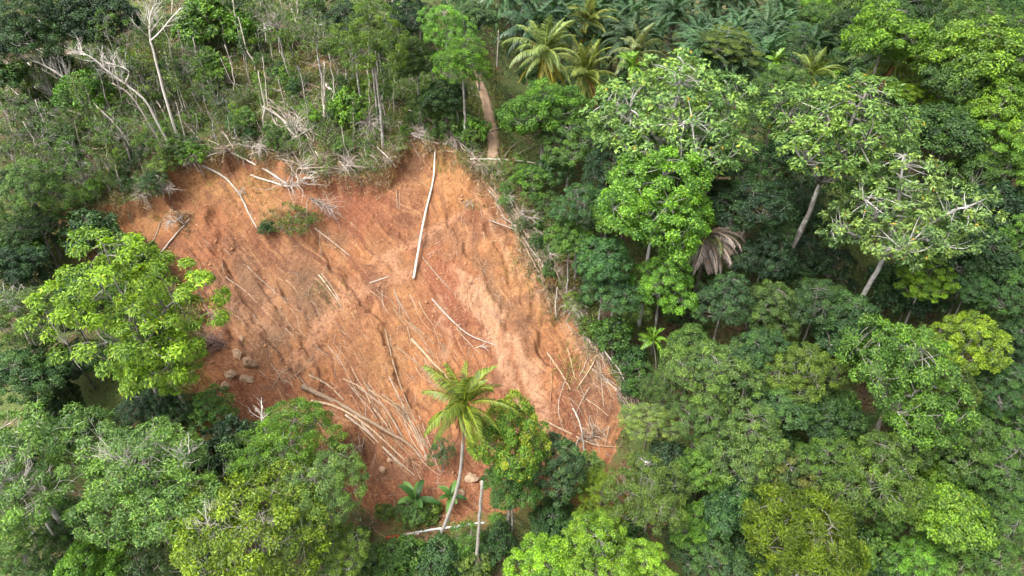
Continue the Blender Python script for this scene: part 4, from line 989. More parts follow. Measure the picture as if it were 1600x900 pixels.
standing_dead([(371, 28), (371, -8)], .16, .12, "short thick white trunk at the top edge above bright bushes", 10, 0)
standing_dead([(424, 40), (414, 12), (405, -8)], .14, .08, "white leaning trunk at the top edge left of the brush heap", 11, 3, 1.0)
standing_dead([(438, 62), (434, 40), (428, 20)], .2, .12, "broken white stump rising from the brush heap", 12, 6, 1.8)
standing_dead([(470, 60), (460, 25), (447, -6)], .13, .08, "thin white trunk right of the brush heap", 13, 0)
standing_dead([(468, 50), (464, 0)], .12, .1, "straight white trunk right of the brush heap", 14, 0)
standing_dead([(614, 30), (614, -8)], .2, .18, "bright white trunk at the top edge beside the tall slim tree", 15, 0)
standing_dead([(592, 208), (588, 160), (583, 110), (578, 75)], .17, .09, "grey trunk standing beside the tall slim olive tree", 16, 7, 2.4, mat='bark_grey', start=.5)
standing_dead([(569, 180), (560, 130), (556, 90), (554, 60)], .15, .07, "second grey trunk left of the tall slim olive tree", 17, 6, 2.2, mat='bark_grey', start=.5)
standing_dead([(505, 188), (506, 145), (507, 102)], .10, .06, "straight bare pole standing above the fallen tangle", 18, 3, .8, mat='stem')
standing_dead([(605, 195), (600, 172), (597, 155)], .10, .06, "short pale leaning stump right of the grey trunks", 19, 0)
standing_dead([(776, 105), (778, 70), (779, 48)], .10, .05, "thin white pole between the path and the oil palms", 20, 2, .6)
standing_dead([(695, 205), (702, 160), (715, 125)], .12, .05, "grey forked sapling under the tree by the path", 21, 6, 2.0, mat='bark_grey')
standing_dead([(692, 175), (700, 140), (706, 120)], .11, .05, "thin grey trunk under the tree by the path", 22, 5, 1.8, mat='bark_grey')
standing_dead([(870, 496), (868, 478), (871, 449)], .10, .05, "short broken post with white top on the scar's rim", 23, 0, mat='white_wood')
standing_dead([(743, 893), (748, 830), (753, 752)], .17, .11, "bare grey trunk right of the foreground coconut palm", 24, 0, mat='bark_palm')
standing_dead([(757, 905), (750, 880), (747, 870)], .06, .04, "thin pale pole leaning on the bare grey trunk", 25, 0, mat='peeled_wood')
standing_dead([(1125, 845), (1150, 805), (1172, 775), (1183, 768)], .14, .06, "leaning grey trunk in the deep lower gap", 26, 3, 1.2, mat='bark_grey')
standing_dead([(978, 860), (983, 830), (990, 812)], .12, .08, "grey trunk over red soil below the golden-topped tree", 27, 2, .8, mat='bark_grey')
standing_dead([(1205, 440), (1212, 410), (1222, 385)], .14, .1, "slim trunk left of the slender grey trunk", 28, 0, mat='bark_grey')
standing_dead([(940, 12), (934, 0), (930, -12)], .1, .05, "thin pole at the top edge", 29, 0) if False else None
# half bare thicket at the top corner
standing_dead([(1530, 50), (1545, 20), (1560, -5)], .2, .08, "grey bare thicket tree in the top right corner", 31, 26, 4.5, mat='grey_twig', levels=3, start=.1)
standing_dead([(1585, 60), (1590, 30), (1600, 10)], .2, .08, "bare branched tree at the frame's top right edge", 32, 22, 4.0, mat='grey_twig', levels=3, start=.1)
standing_dead([(705, 50), (704, 25), (703, 5)], .12, .05, "bare white-branched treetop above the tree by the path", 33, 16, 1.8, levels=2, start=.2)
standing_dead([(1345, 890), (1352, 865), (1358, 845)], .1, .05, "bare greyish bush right of the feathery tree", 34, 16, 1.5, mat='grey_twig', levels=2, start=.1)
standing_dead([(1395, 900), (1393, 880), (1390, 862)], .1, .05, "pinkish brown dry bush at the bottom edge", 35, 24, 1.4, mat='brown_twig', levels=3, start=.05)
# white crowns showing through the lower left trees: bare tops
for i, (pts, nb, bl, lab) in enumerate([
        ([(30, 800), (15, 770), (12, 720), (8, 660)], 20, 4.0, "bare white branched treetop at the left edge"),
        ([(60, 790), (40, 765), (30, 745)], 18, 3.6, "spreading white branches in the half-bare tree"),
        ([(215, 780), (210, 735), (205, 700)], 16, 3.0, "white branches showing through the round pale tree"),
        ([(290, 750), (285, 730), (300, 712)], 12, 2.2, "white twigs on the far side of the round pale tree"),
        ([(330, 860), (335, 835), (345, 820)], 14, 2.2, "white twigs in the broad yellow-green tree"),
        ([(425, 870), (420, 850), (410, 835)], 14, 2.2, "white twigs right of centre in the broad yellow-green tree"),
        ([(475, 790), (480, 760), (485, 740)], 12, 2.0, "white twigs rising from the light green twiggy tree"),
        ([(20, 520), (25, 490), (20, 470)], 14, 2.4, "white twigs on the grey-green half-bare tree"),
        ([(420, 680), (410, 660), (440, 655)], 8, 1.8, "white limbs arching out of the leafy green tree"),
        ([(1002, 770), (1002, 745), (1001, 725)], 9, 1.4, "white star of twigs in the golden-topped olive tree")]):
    # these bare limbs stand inside the crowns: foot on the ground under the crown
    top = gpx_h(*pts[1], 12.0 if i < 6 else 8.5); g = Hs(top[0], top[1])
    rng = np.random.default_rng(60 + i); t = thing("bare_tree", lab, 'dead tree', (top[0], top[1], g), 'bare white tops', pts[1])
    hh = (12.8 if i < 6 else 9.3); P = spline([(0, 0, -.2), (rng.normal() * .3, 0, hh * .5), (0, 0, hh * .9), (rng.normal() * .5, 0, hh + 1.2)], 14)
    tb = Tubes(); tb.add(P, np.linspace(.13, .04, 14), 6); new_obj("trunk", tb.mesh("trunk"), M['bleached_wood'], t)
    br = Tubes(); grow(rng, br, P[8:], .085, int(nb * 1.3), bl, .7, 3, .5, start=.0); new_obj("branches", br.mesh("branches"), M['bleached_wood'], t)

def log(pts, r0, r1, label, mat='dead_wood', lift=.15, seed=0, nb=0, bl=.8, sag=0.0, group='fallen trunks and poles', name='fallen_log', roots=0, levels=1, up=.1, cat='log'):
    """a trunk lying along the ground through the pixels pts"""
    rng = np.random.default_rng(seed + 3000); n = max(8, 5 * len(pts)); Q = spline([gpx(a, b)[:2] for a, b in pts], n)
    z = H(Q[:, 0], Q[:, 1]); L = np.linalg.norm(Q[-1] - Q[0])
    # a stiff trunk rests on the bumps: follow the smoothed upper envelope
    A = np.polyfit(np.linspace(0, 1, n), z, 2 if r0 > .06 else 3); zs = np.polyval(A, np.linspace(0, 1, n)); R = np.linspace(r0, r1, n)
    zs = zs + np.percentile(z - zs, 78)
    P = np.stack([Q[:, 0], Q[:, 1], zs + R * (lift + .25)], -1); P[1:-1] += rng.normal(size=(n - 2, 3)) * min(r0, .1) * .12
    b = P[n // 2].copy(); b[2] = zs[n // 2]
    P = P - b
    if not nb and not roots:
        tb = Tubes(); tb.add(P, R, 6 if r0 < .12 else 8, rough=.10, rng=rng); o = new_obj(name, tb.mesh(name), M[mat], None, b); tag(o, label, cat, group, pts[len(pts) // 2]); return o
    t = thing(name, label, cat, b, group, pts[len(pts) // 2])
    tb = Tubes(); tb.add(P, R, 8, rough=.1, rng=rng); new_obj("trunk", tb.mesh("trunk"), M[mat], t)
    br = Tubes()
    if nb: grow(rng, br, P, max(r0 * .7, .05), nb, bl, .6, levels, up, start=.45)
    if roots: grow(rng, br, P[:3], r0, roots, bl * .6, .95, levels, .2, start=.0)
    new_obj("branches", br.mesh("branches"), M[mat], t); return t

LOGS = [
 ([(680, 232), (677, 285), (663, 355), (647, 440)], .08, .16, "longest white trunk lying straight down the scar", 'white_wood', dict(lift=2.6)),
 ([(303, 253), (347, 277), (373, 303), (387, 330), (402, 360)], .14, .07, "bent pale trunk sliding off the scar's upper left rim", 'white_wood', dict(nb=4)),
 ([(360, 235), (410, 260), (451, 294)], .12, .10, "straight pale trunk reaching the uprooted treetop from above", 'white_wood', {}),
 ([(393, 278), (425, 288), (450, 295)], .10, .08, "short pale trunk pointing at the uprooted treetop", 'white_wood', dict(nb=2)),
 ([(430, 237), (468, 260)], .11, .08, "pale trunk on the rim right above the uprooted treetop", 'white_wood', {}),
 ([(443, 232), (480, 210), (513, 190)], .12, .07, "pale trunk propped across the tangle above the rim", 'white_wood', dict(nb=4, lift=3)),
 ([(387, 418), (420, 448), (450, 477)], .06, .04, "thin pole below the bushes of the slumped block", 'dead_wood', {}),
 ([(353, 433), (378, 452), (402, 474)], .06, .04, "thin pole on the dark soil at the scar's left", 'dead_wood', {}),
 ([(492, 357), (520, 378), (547, 400)], .10, .06, "brown log below the uprooted treetop's twigs", 'dead_wood', {}),
 ([(493, 435), (512, 455), (530, 478)], .08, .05, "pale pole in the small bundle left of centre", 'peeled_wood', {}),
 ([(498, 430), (515, 452), (528, 470)], .06, .04, "greenish pole in the small bundle left of centre", 'stem', {}),
 ([(502, 428), (518, 448), (532, 470)], .06, .04, "upper pole in the small bundle left of centre", 'dead_wood', {}),
 ([(510, 437), (524, 458), (534, 482)], .05, .03, "lowest thin pole in the small bundle left of centre", 'dead_wood', {}),
 ([(250, 400), (270, 375), (297, 343)], .10, .05, "pale pole leaning over the left patch of bare soil", 'white_wood', dict(nb=3, lift=2)),
 ([(238, 382), (246, 362), (252, 345)], .07, .05, "short pale pole on the left patch of bare soil", 'dead_wood', {}),
 ([(193, 310), (200, 330), (210, 355)], .05, .03, "thin root hanging over the left patch of bare soil", 'dead_wood', {}),
 ([(620, 298), (621, 326)], .07, .06, "short peeled stick on the upper scar, left of a pair", 'peeled_wood', {}),
 ([(625, 300), (624, 328)], .06, .05, "short peeled stick on the upper scar, right of a pair", 'peeled_wood', {}),
 ([(660, 403), (682, 430), (704, 453)], .07, .05, "thin branch below the longest white trunk", 'dead_wood', dict(nb=3)),
 ([(735, 253), (787, 252), (833, 258), (870, 268)], .12, .06, "pale trunk lying level across the rim by the path", 'white_wood', dict(lift=2)),
 ([(722, 226), (752, 214), (782, 200)], .12, .06, "pale trunk lying across the path's lower end", 'dead_wood', dict(lift=2)),
 ([(728, 232), (740, 240), (760, 250)], .1, .07, "short log just below the path's end", 'dead_wood', {}),
 ([(700, 180), (735, 178), (775, 195)], .06, .03, "thin bowed stem arching over the path's left side", 'peeled_wood', dict(lift=5)),
 ([(788, 250), (805, 228), (825, 220)], .08, .04, "grey pole leaning into the forest right of the path", 'dead_wood', dict(lift=4)),
 ([(800, 258), (815, 240), (836, 232)], .07, .04, "second grey pole leaning into the forest edge", 'dead_wood', dict(lift=4)),
 ([(763, 300), (800, 340), (830, 377), (853, 413), (870, 428)], .12, .06, "longest brown trunk in the brush along the upper right rim", 'dead_wood', dict(nb=6)),
 ([(800, 350), (820, 387), (850, 443)], .11, .06, "pale trunk along the scar side of the rim brush", 'peeled_wood', dict(nb=3)),
 ([(773, 317), (785, 334), (793, 350)], .07, .05, "short pole at the top of the rim brush", 'dead_wood', {}),
 ([(787, 307), (800, 327), (840, 367), (858, 368)], .11, .05, "crooked trunk bending off the rim brush", 'grey_twig', dict(nb=6)),
 ([(807, 330), (847, 373)], .08, .05, "straight pole in the middle of the rim brush", 'dead_wood', dict(nb=3)),
 ([(792, 320), (812, 345), (836, 395)], .08, .05, "dark pole in the middle of the rim brush", 'grey_twig', dict(nb=5)),
 ([(840, 430), (855, 460), (862, 490)], .06, .04, "thin pole at the lower end of the rim brush", 'dead_wood', {}),
 ([(882, 467), (910, 503), (937, 540), (970, 590), (977, 612)], .13, .06, "long white trunk edging the scar's lower right rim", 'white_wood', dict(nb=3)),
 ([(933, 547), (927, 570), (902, 608)], .10, .08, "pale log crossing under the long white rim trunk", 'peeled_wood', {}),
 ([(925, 540), (915, 570), (905, 590)], .07, .05, "thin pole beside the crossing pale log", 'dead_wood', {}),
 ([(855, 552), (875, 582), (892, 612)], .10, .06, "pale branch forking on the lower right scar", 'peeled_wood', dict(nb=2)),
 ([(887, 547), (893, 570), (898, 592)], .08, .05, "short upright stick beside small green weeds", 'peeled_wood', {}),
 ([(860, 560), (862, 600), (857, 640), (846, 662)], .05, .03, "thin curved root running down the lower right scar", 'muddy_wood', {}),
 ([(937, 560), (940, 600), (943, 637)], .07, .04, "slim pole hanging straight below the rim trunk", 'dead_wood', {}),
 ([(920, 530), (935, 575), (955, 615)], .07, .04, "slim pole parallel to the long white rim trunk", 'dead_wood', dict(nb=3)),
 ([(895, 640), (907, 668), (913, 710)], .10, .06, "white limb of the root tangle at the scar's lower corner", 'white_wood', dict(nb=5, lift=2)),
 ([(857, 663), (890, 677), (927, 697), (970, 699)], .11, .05, "long pale limb lying through the lower corner tangle", 'peeled_wood', dict(nb=8, levels=2)),
 ([(952, 667), (945, 698)], .08, .06, "short pole stuck upright in the lower corner tangle", 'peeled_wood', {}),
 ([(905, 665), (925, 680), (935, 695)], .07, .04, "curled root in the lower corner tangle", 'muddy_wood', dict(nb=4)),
 ([(675, 470), (705, 500), (733, 527), (777, 540)], .09, .05, "pale branch with twigs at the scar's centre right", 'white_wood', dict(nb=7, levels=2)),
 ([(713, 513), (730, 533), (750, 553)], .08, .05, "short pale pole below the twiggy branch", 'peeled_wood', {}),
 ([(473, 610), (505, 622), (540, 637), (600, 677), (637, 697), (660, 716)], .30, .09, "thickest peeled log lying across the scar's foot", 'peeled_wood', dict(nb=3)),
 ([(487, 628), (520, 635), (545, 648), (573, 667), (607, 697), (653, 738)], .15, .07, "pale trunk beneath the thickest log", 'peeled_wood', dict(nb=3)),
 ([(540, 650), (575, 680), (610, 712), (648, 745)], .12, .05, "second trunk beneath the thickest log", 'dead_wood', dict(nb=2)),
 ([(555, 650), (590, 690), (630, 730)], .09, .05, "third trunk beneath the thickest log", 'dead_wood', {}),
 ([(560, 665), (600, 708), (650, 752)], .08, .05, "lowest trunk of the heap under the thickest log", 'muddy_wood', {}),
 ([(483, 587), (513, 603), (537, 626)], .12, .08, "short pale log above the thickest log's butt", 'peeled_wood', {}),
 ([(467, 590), (478, 602), (487, 613)], .09, .06, "short stick left of the thickest log's butt", 'peeled_wood', {}),
 ([(516, 640), (535, 655), (590, 660), (620, 655)], .05, .03, "thin twig crossing the dark hollow under the logs", 'peeled_wood', {}),
 ([(602, 515), (613, 560), (627, 607), (647, 653), (672, 712)], .09, .05, "long slim trunk running down to the coconut palm", 'peeled_wood', dict(nb=2)),
 ([(597, 617), (615, 632), (633, 650), (662, 692)], .10, .05, "pale pole in the pole heap above the palm crown", 'peeled_wood', {}),
 ([(537, 593), (567, 610), (583, 637), (607, 667)], .08, .05, "upper left pole of the pole heap", 'peeled_wood', {}),
 ([(560, 607), (600, 637), (627, 680)], .07, .05, "middle pole of the pole heap", 'dead_wood', {}),
 ([(583, 613), (610, 650), (630, 683)], .07, .05, "dull brown pole of the pole heap", 'muddy_wood', {}),
 ([(570, 600), (592, 625), (615, 660), (640, 700)], .07, .04, "long thin pole of the pole heap", 'dead_wood', dict(nb=3)),
 ([(545, 600), (565, 625), (590, 655)], .06, .04, "thin lower pole of the pole heap", 'dead_wood', {}),
 ([(608, 590), (628, 630), (650, 680), (668, 715)], .07, .04, "steep pole at the pole heap's right side", 'dead_wood', {}),
 ([(620, 640), (645, 675), (668, 720)], .07, .04, "short steep pole nearest the palm crown", 'peeled_wood', {}),
 ([(575, 610), (603, 628), (640, 655), (665, 700)], .06, .04, "bowed pole over the pole heap", 'peeled_wood', dict(lift=2)),
 ([(620, 545), (653, 570), (682, 608)], .08, .05, "slim pole left of the palm's top fronds", 'peeled_wood', dict(nb=2)),
 ([(640, 505), (660, 520), (679, 538)], .08, .06, "short log above the palm's top fronds", 'peeled_wood', {}),
 ([(643, 530), (670, 560), (703, 596)], .14, .10, "bright split log pointing at the palm crown", 'peeled_wood', {}),
 ([(628, 495), (655, 525), (692, 572)], .07, .05, "dark pole alongside the bright split log", 'muddy_wood', {}),
 ([(650, 575), (660, 590), (685, 605)], .06, .04, "thin forked stick left of the palm crown", 'peeled_wood', dict(nb=2)),
 ([(618, 462), (628, 478), (640, 500)], .05, .03, "thin stick above the bright split log", 'dead_wood', {}),
 ([(640, 460), (648, 476), (652, 490)], .05, .03, "tiny stick below the longest white trunk's butt", 'dead_wood', {}),
 ([(490, 557), (478, 572), (458, 588)], .07, .04, "pale crooked stick beside the lower trail", 'peeled_wood', {}),
 ([(455, 576), (440, 583), (423, 610)], .08, .04, "bent stick above the leafy green tree", 'peeled_wood', {}),
 ([(493, 540), (515, 555), (543, 580)], .05, .03, "thin stick right of the lower trail", 'dead_wood', {}),
 ([(578, 443), (592, 438), (607, 432)], .08, .06, "short white log beside the trail's bend", 'white_wood', {}),
 ([(343, 643), (362, 652), (382, 660)], .12, .07, "white log at the scar's lower left edge", 'white_wood', {}),
 ([(330, 603), (360, 620), (393, 641)], .07, .04, "pale pole below the boulders", 'peeled_wood', {}),
 ([(420, 640), (408, 655), (400, 668)], .07, .04, "pale stick between boulders and leafy tree", 'peeled_wood', {}),
 ([(645, 833), (690, 826), (716, 824)], .10, .10, "white pipe lying at the coconut palm's foot", 'white_pipe', dict(name='white_pipe', cat='pipe', group=None)),
 ([(716, 822), (740, 819), (757, 817)], .09, .09, "white pipe piece right of the coconut palm's foot", 'white_pipe', dict(name='white_pipe', cat='pipe', group=None)),
 ([(604, 841), (614, 839), (624, 838)], .13, .12, "orange-red log on the bare ground below the scar", 'red_bark', {}),
 ([(585, 829), (600, 838), (614, 847)], .05, .04, "reddish stick crossing beside the orange-red log", 'muddy_wood', {}),
 ([(627, 838), (640, 834), (655, 834)], .14, .12, "grey-brown log between red log and white pipe", 'grey_twig', {}),
 ([(510, 140), (530, 160), (545, 180), (560, 190)], .17, .10, "pale broken trunk leaning above the uprooted fan", 'white_wood', dict(lift=4, nb=2)),
 ([(545, 170), (560, 155), (576, 140)], .08, .05, "grey pole crossing the pale broken trunk", 'dead_wood', dict(lift=5)),
 ([(413, 173), (440, 190), (455, 210), (467, 220)], .15, .09, "pale crooked trunk in the tangle above the rim", 'white_wood', dict(nb=5, lift=3)),
 ([(420, 168), (450, 185), (475, 200), (490, 225)], .10, .05, "second crooked trunk in the tangle above the rim", 'dead_wood', dict(nb=6, lift=3)),
 ([(400, 200), (415, 213), (430, 230)], .08, .05, "pole lying left of the tangle above the rim", 'dead_wood', {}),
 ([(380, 215), (395, 222), (410, 228)], .09, .06, "pale log half buried on the rim", 'white_wood', {}),
 ([(480, 132), (495, 140), (512, 146), (525, 165)], .08, .04, "pale bent branch above the tangle", 'peeled_wood', dict(nb=4, lift=4)),
 ([(400, 140), (425, 140), (448, 146)], .08, .04, "level grey branch in the upper scrub", 'white_wood', dict(nb=4, lift=2)),
 ([(305, 45), (320, 50), (342, 52)], .15, .12, "short pale log in the upper scrub below white saplings", 'white_wood', {}),
 ([(290, 75), (305, 82), (318, 92)], .1, .06, "pale crooked branch beside fern-leaved bush", 'white_wood', dict(nb=3, lift=2)),
 ([(350, 130), (370, 134), (385, 138)], .1, .06, "pale branch heap log in the upper scrub", 'white_wood', dict(nb=5, lift=2)),
 ([(545, 195), (570, 185), (605, 205)], .07, .04, "thin trunk above the uprooted fan", 'dead_wood', dict(lift=3)),
 ([(640, 185), (665, 195), (690, 210)], .06, .04, "thin stem lying above the scar's upper notch", 'dead_wood', dict(nb=2, lift=2)),
 ([(905, 510), (905, 480), (902, 455)], .05, .03, "thin stem standing in weeds by the long rim trunk", 'dead_wood', {}),
 ([(935, 735), (937, 755), (942, 775)], .06, .04, "thin root over red soil under the lower corner tangle", 'dead_wood', {}),
]
for i, (pts, r0, r1, lab, mt, kw) in enumerate(LOGS): log(pts, r0, r1, lab, mt, seed=i, **kw)

# uprooted treetops and brush heaps
def brush(px, py, label, seed, n=26, L=2.0, mat='grey_twig', r=.05, aim=None, spread=.9, levels=2, up=.25, name='fallen_treetop', lift=.4):
    """a broken treetop: a short leader with curved branches that come to rest on the ground"""
    b = gpx(px, py); rng = np.random.default_rng(seed); t = thing(name, label, 'dead branches', b, 'fallen treetops and brush', (px, py))
    a = unit(np.array(aim, float)) if aim is not None else unit(np.array([rng.normal(), -.6, .2]))
    gz = lambda q: Hs(b[0] + q[0], b[1] + q[1]) - b[2]
    A = np.array([k * a * L * .9 + np.array([0, 0, lift]) + rng.normal(size=3) * L * .06 for k in (-.45, -.15, .2, .6)])
    for q in A: q[2] = max(q[2], gz(q) + .12)
    A[0, 2] = gz(A[0]) + .02; LP = spline(A, 14)
    tb = Tubes(); tb.add(LP, np.linspace(r * 1.7, r * .6, 14), 6, rough=.1, rng=rng); new_obj("trunk", tb.mesh("trunk"), M[mat], t)
    br = Tubes()
    for i in range(n):
        s = LP[int(rng.integers(2, 14))]; D = unit(unit(rng.normal(size=3)) * spread + a * .75 + np.array([0, 0, up])); l = L * rng.uniform(.35, 1.0)
        K = [s]
        for q in range(4):
            D = unit(D + rng.normal(size=3) * .28 + np.array([0, 0, -.12])); p = K[-1] + D * l / 4; p[2] = max(p[2], gz(p) + .03); K.append(p)
        Q = spline(K, 8); br.add(Q, np.linspace(r * rng.uniform(.6, 1.1), r * .25, 8), 4); grow(rng, br, Q, r * .7, 4, l * .45, .6, levels - 1, .1, 3, .2)
    new_obj("branches", br.mesh("branches"), M[mat], t); return t
brush(455, 300, "uprooted pale treetop sprawled on the upper scar", 1, 40, 4.2, 'white_wood', .055, (.3, -.1, .2), .9)
brush(500, 325, "grey spray of twigs right of the uprooted treetop", 2, 40, 3.6, 'grey_twig', .05, (.8, -.5, 0), .6)
brush(470, 268, "pale branches of the uprooted treetop spread on the rim", 3, 18, 2.4, 'white_wood', .05, (.6, 0, .3), .7)
brush(580, 200, "uprooted fan of pale branches hanging above the rim", 4, 60, 3.8, 'white_wood', .055, (.1, -1.1, -.1), .6, lift=1.2)
brush(463, 210, "tangled pale dead treetop above the rim", 5, 40, 3.2, 'white_wood', .05, (.2, -.6, .3), .8, lift=.7)
brush(437, 70, "pinkish brown brush heap in the upper scrub", 6, 90, 4.0, 'brown_twig', .055, (.7, -.5, .1), 1.0, up=.35, lift=1.2)
brush(425, 58, "pale branches crowning the brown brush heap", 7, 22, 4.0, 'bleached_wood', .07, None, 1.0, up=.5, lift=1.4)
brush(345, 540, "dark brown dry bush tumbled at the scar's left edge", 8, 90, 2.5, 'brown_twig', .04, None, 1.0, levels=3, up=.3, name='dry_bush')
brush(335, 500, "grey twigs above the dark dry bush", 9, 24, 1.6, 'grey_twig', .035, (.6, -.3, 0), .8)
brush(380, 303, "small grey dry bush beside the bent pale trunk", 10, 30, 1.0, 'white_wood', .02, None, 1.0, name='dry_bush')
brush(510, 250, "reddish dry bush hanging at the rim", 11, 40, 1.6, 'brown_twig', .03, None, 1.0, name='dry_bush')
brush(280, 350, "pale dead twigs on the left patch of bare soil", 12, 30, 1.8, 'white_wood', .04, (-.3, -.4, .2), .8)
brush(910, 690, "root tangle in the scar's lower corner", 13, 34, 2.6, 'dead_wood', .05, (.4, 0, .2), .9)
brush(975, 620, "dark twig tangle at the end of the long white rim trunk", 14, 44, 2.4, 'brown_twig', .035, (.3, -.2, 0), .9)
brush(815, 340, "grey brush gathered on the upper right rim", 15, 34, 2.4, 'grey_twig', .04, (.7, -.7, .1), .6)
brush(790, 312, "pale dry twigs at the head of the rim brush", 16, 26, 1.8, 'white_wood', .035, (.4, -.5, .2), .7)
brush(735, 322, "grey twigs on the upper scar beside green weeds", 17, 18, 1.0, 'grey_twig', .025, (-.5, 0, .1), .8)
brush(640, 725, "splintered root mat below the log heap", 18, 36, 2.0, 'muddy_wood', .04, (.5, -.4, .1), .7)
brush(565, 700, "broken sticks in the hollow under the logs", 19, 20, 1.2, 'dead_wood', .035, None, 1.0)
brush(930, 580, "pale stick tangle beneath the long white rim trunk", 20, 20, 1.8, 'peeled_wood', .04, (.3, -.8, .1), .6)
brush(750, 545, "twigs at the end of the centre right branch", 21, 14, 1.2, 'white_wood', .03, (.8, -.2, .1), .6)
brush(625, 640, "scatter of splinters inside the pole heap", 22, 26, 2.2, 'peeled_wood', .03, (.5, -.9, 0), .45)
brush(30, 120, "white branch tangle at the left edge of the upper scrub", 23, 12, 3.4, 'white_wood', .05, (.0, 0, .6), .9, lift=3.0)
brush(110, 90, "pinkish dry treetop behind the bleached tree", 24, 26, 2.0, 'brown_twig', .03, None, 1.0, lift=3.5)

def in_poly(px, py, P):
    r = False; n = len(P)
    for i in range(n):
        (ax, ay), (bx, by) = P[i], P[(i + 1) % n]
        if (ay > py) != (by > py) and px < (bx - ax) * (py - ay) / (by - ay) + ax: r = not r
    return r
SCRUB = [(0, 130), (200, 60), (300, 20), (480, 10), (640, 60), (740, 140), (745, 235), (720, 232), (640, 208), (600, 255), (520, 262), (420, 238), (330, 240), (262, 255), (262, 300), (225, 305), (150, 300), (100, 330), (0, 280)]
def scatter(poly, n, seed, mind):
    rng = np.random.default_rng(seed); xs = [p[0] for p in poly]; ys = [p[1] for p in poly]; out = []; k = 0
    while len(out) < n and k < n * 60:
        k += 1; px, py = rng.uniform(min(xs), max(xs)), rng.uniform(min(ys), max(ys))
        if in_poly(px, py, poly) and all((px - a) ** 2 + ((py - b) * 1.5) ** 2 > mind ** 2 for a, b in out): out.append((px, py))
    return out
def poles(poly, n, ang, jit, lp, r, label, mats, seed, lift=(.3, 1.2), nb=0, group='fallen trunks and poles'):
    rng = np.random.default_rng(seed)
    for i, (px, py) in enumerate(scatter(poly, n, seed, 4)):
        a = math.radians(ang + rng.normal() * jit); l = rng.uniform(*lp) / 2; bw = rng.normal() * l * .12; c, s = math.cos(a), math.sin(a); rr = rng.uniform(*r)
        log([(px - c * l, py - s * l), (px - s * bw, py + c * bw), (px + c * l, py + s * l)], rr, rr * .55, label, mats[int(rng.integers(0, len(mats)))], lift=rng.uniform(*lift), seed=seed * 100 + i, nb=nb if i % 2 else 0, group=group, name='fallen_pole', cat='pole')
poles([(545, 590), (600, 590), (680, 690), (672, 730), (640, 740), (560, 650)], 30, 55, 12, (35, 100), (.028, .055), "thin pole of the heap", ['peeled_wood', 'dead_wood', 'muddy_wood', 'muddy_wood'], 61, (-.4, .6))
poles([(765, 292), (800, 322), (845, 385), (875, 440), (862, 450), (838, 415), (808, 362), (780, 325)], 46, 50, 17, (30, 95), (.045, .09), "dry pole of the rim brush", ['dead_wood', 'grey_twig', 'peeled_wood', 'dead_wood'], 62, (.6, 4.0), 2)
poles([(875, 470), (905, 480), (985, 600), (985, 640), (960, 625), (930, 570)], 24, 58, 14, (30, 80), (.04, .08), "dry pole on the lower rim", ['dead_wood', 'grey_twig', 'peeled_wood'], 63, (.5, 2.5), 2)
poles([(850, 560), (930, 550), (965, 640), (970, 700), (880, 705)], 16, 70, 35, (18, 55), (.035, .065), "short stick on the lower scar", ['peeled_wood', 'dead_wood', 'muddy_wood'], 64)
poles([(590, 470), (660, 470), (700, 560), (690, 600), (620, 560)], 14, 58, 10, (25, 70), (.035, .06), "thin stick above the palm", ['peeled_wood', 'dead_wood', 'muddy_wood'], 65)
TOPRIM = [(250, 245), (330, 232), (372, 222), (430, 232), (520, 255), (600, 248), (625, 215), (690, 200), (745, 245), (775, 290), (745, 268), (690, 222), (640, 224), (610, 262), (560, 274), (500, 272), (420, 250), (370, 242), (330, 252), (265, 268)]
poles(TOPRIM, 64, 22, 35, (22, 70), (.045, .085), "dry branch on the top rim", ['dead_wood', 'grey_twig', 'white_wood', 'grey_twig'], 70, (2.0, 9.0), 6)
poles(SCRUB, 70, 40, 30, (22, 62), (.05, .10), "pale dead scrub branch", ['white_wood', 'grey_twig', 'dead_wood'], 66, (1.5, 7.0), 4)
poles([(420, 160), (500, 170), (500, 235), (430, 232)], 22, 48, 25, (25, 60), (.05, .09), "pale branch of the tangle", ['white_wood', 'grey_twig', 'dead_wood'], 67, (1.5, 6), 4)
poles([(0, 60), (130, 70), (150, 180), (0, 170)], 14, 38, 22, (40, 100), (.05, .09), "bleached leaning branch", ['bleached_wood', 'white_wood'], 68, (8, 28), 3)
poles([(300, 400), (560, 480), (600, 620), (430, 600), (340, 520)], 22, 48, 14, (15, 45), (.03, .05), "thin stick on the left scar", ['dead_wood', 'muddy_wood', 'peeled_wood'], 69)

for _i, (_x, _y, _l) in enumerate([(300, 250, "dry twig mat on the rim above the bent pale trunk"), (352, 238, "dry twig mat left of the straight pale trunk"), (405, 236, "dry twig mat between two pale trunks on the rim"), (540, 258, "dry twig mat under the uprooted fan"), (600, 250, "dry twig mat left of the scar's upper notch"), (655, 212, "dry twig mat on the notch above the longest white trunk"), (705, 222, "dry twig mat at the scar's top corner"), (742, 262, "dry twig mat below the path's end"), (262, 300, "dry twig mat where both soil patches meet"), (225, 308, "dry twig mat above the left patch of bare soil"), (860, 425, "dry twig mat by the broken post"), (890, 480, "dry twig mat at the long rim trunk's upper end"), (850, 395, "dry twig mat against the forest edge")]):
    brush(_x, _y, _l, 200 + _i, 34, 2.2, ['grey_twig', 'dead_wood', 'white_wood'][_i % 3], .042, (.35, -.8, .1), .9, lift=.6)

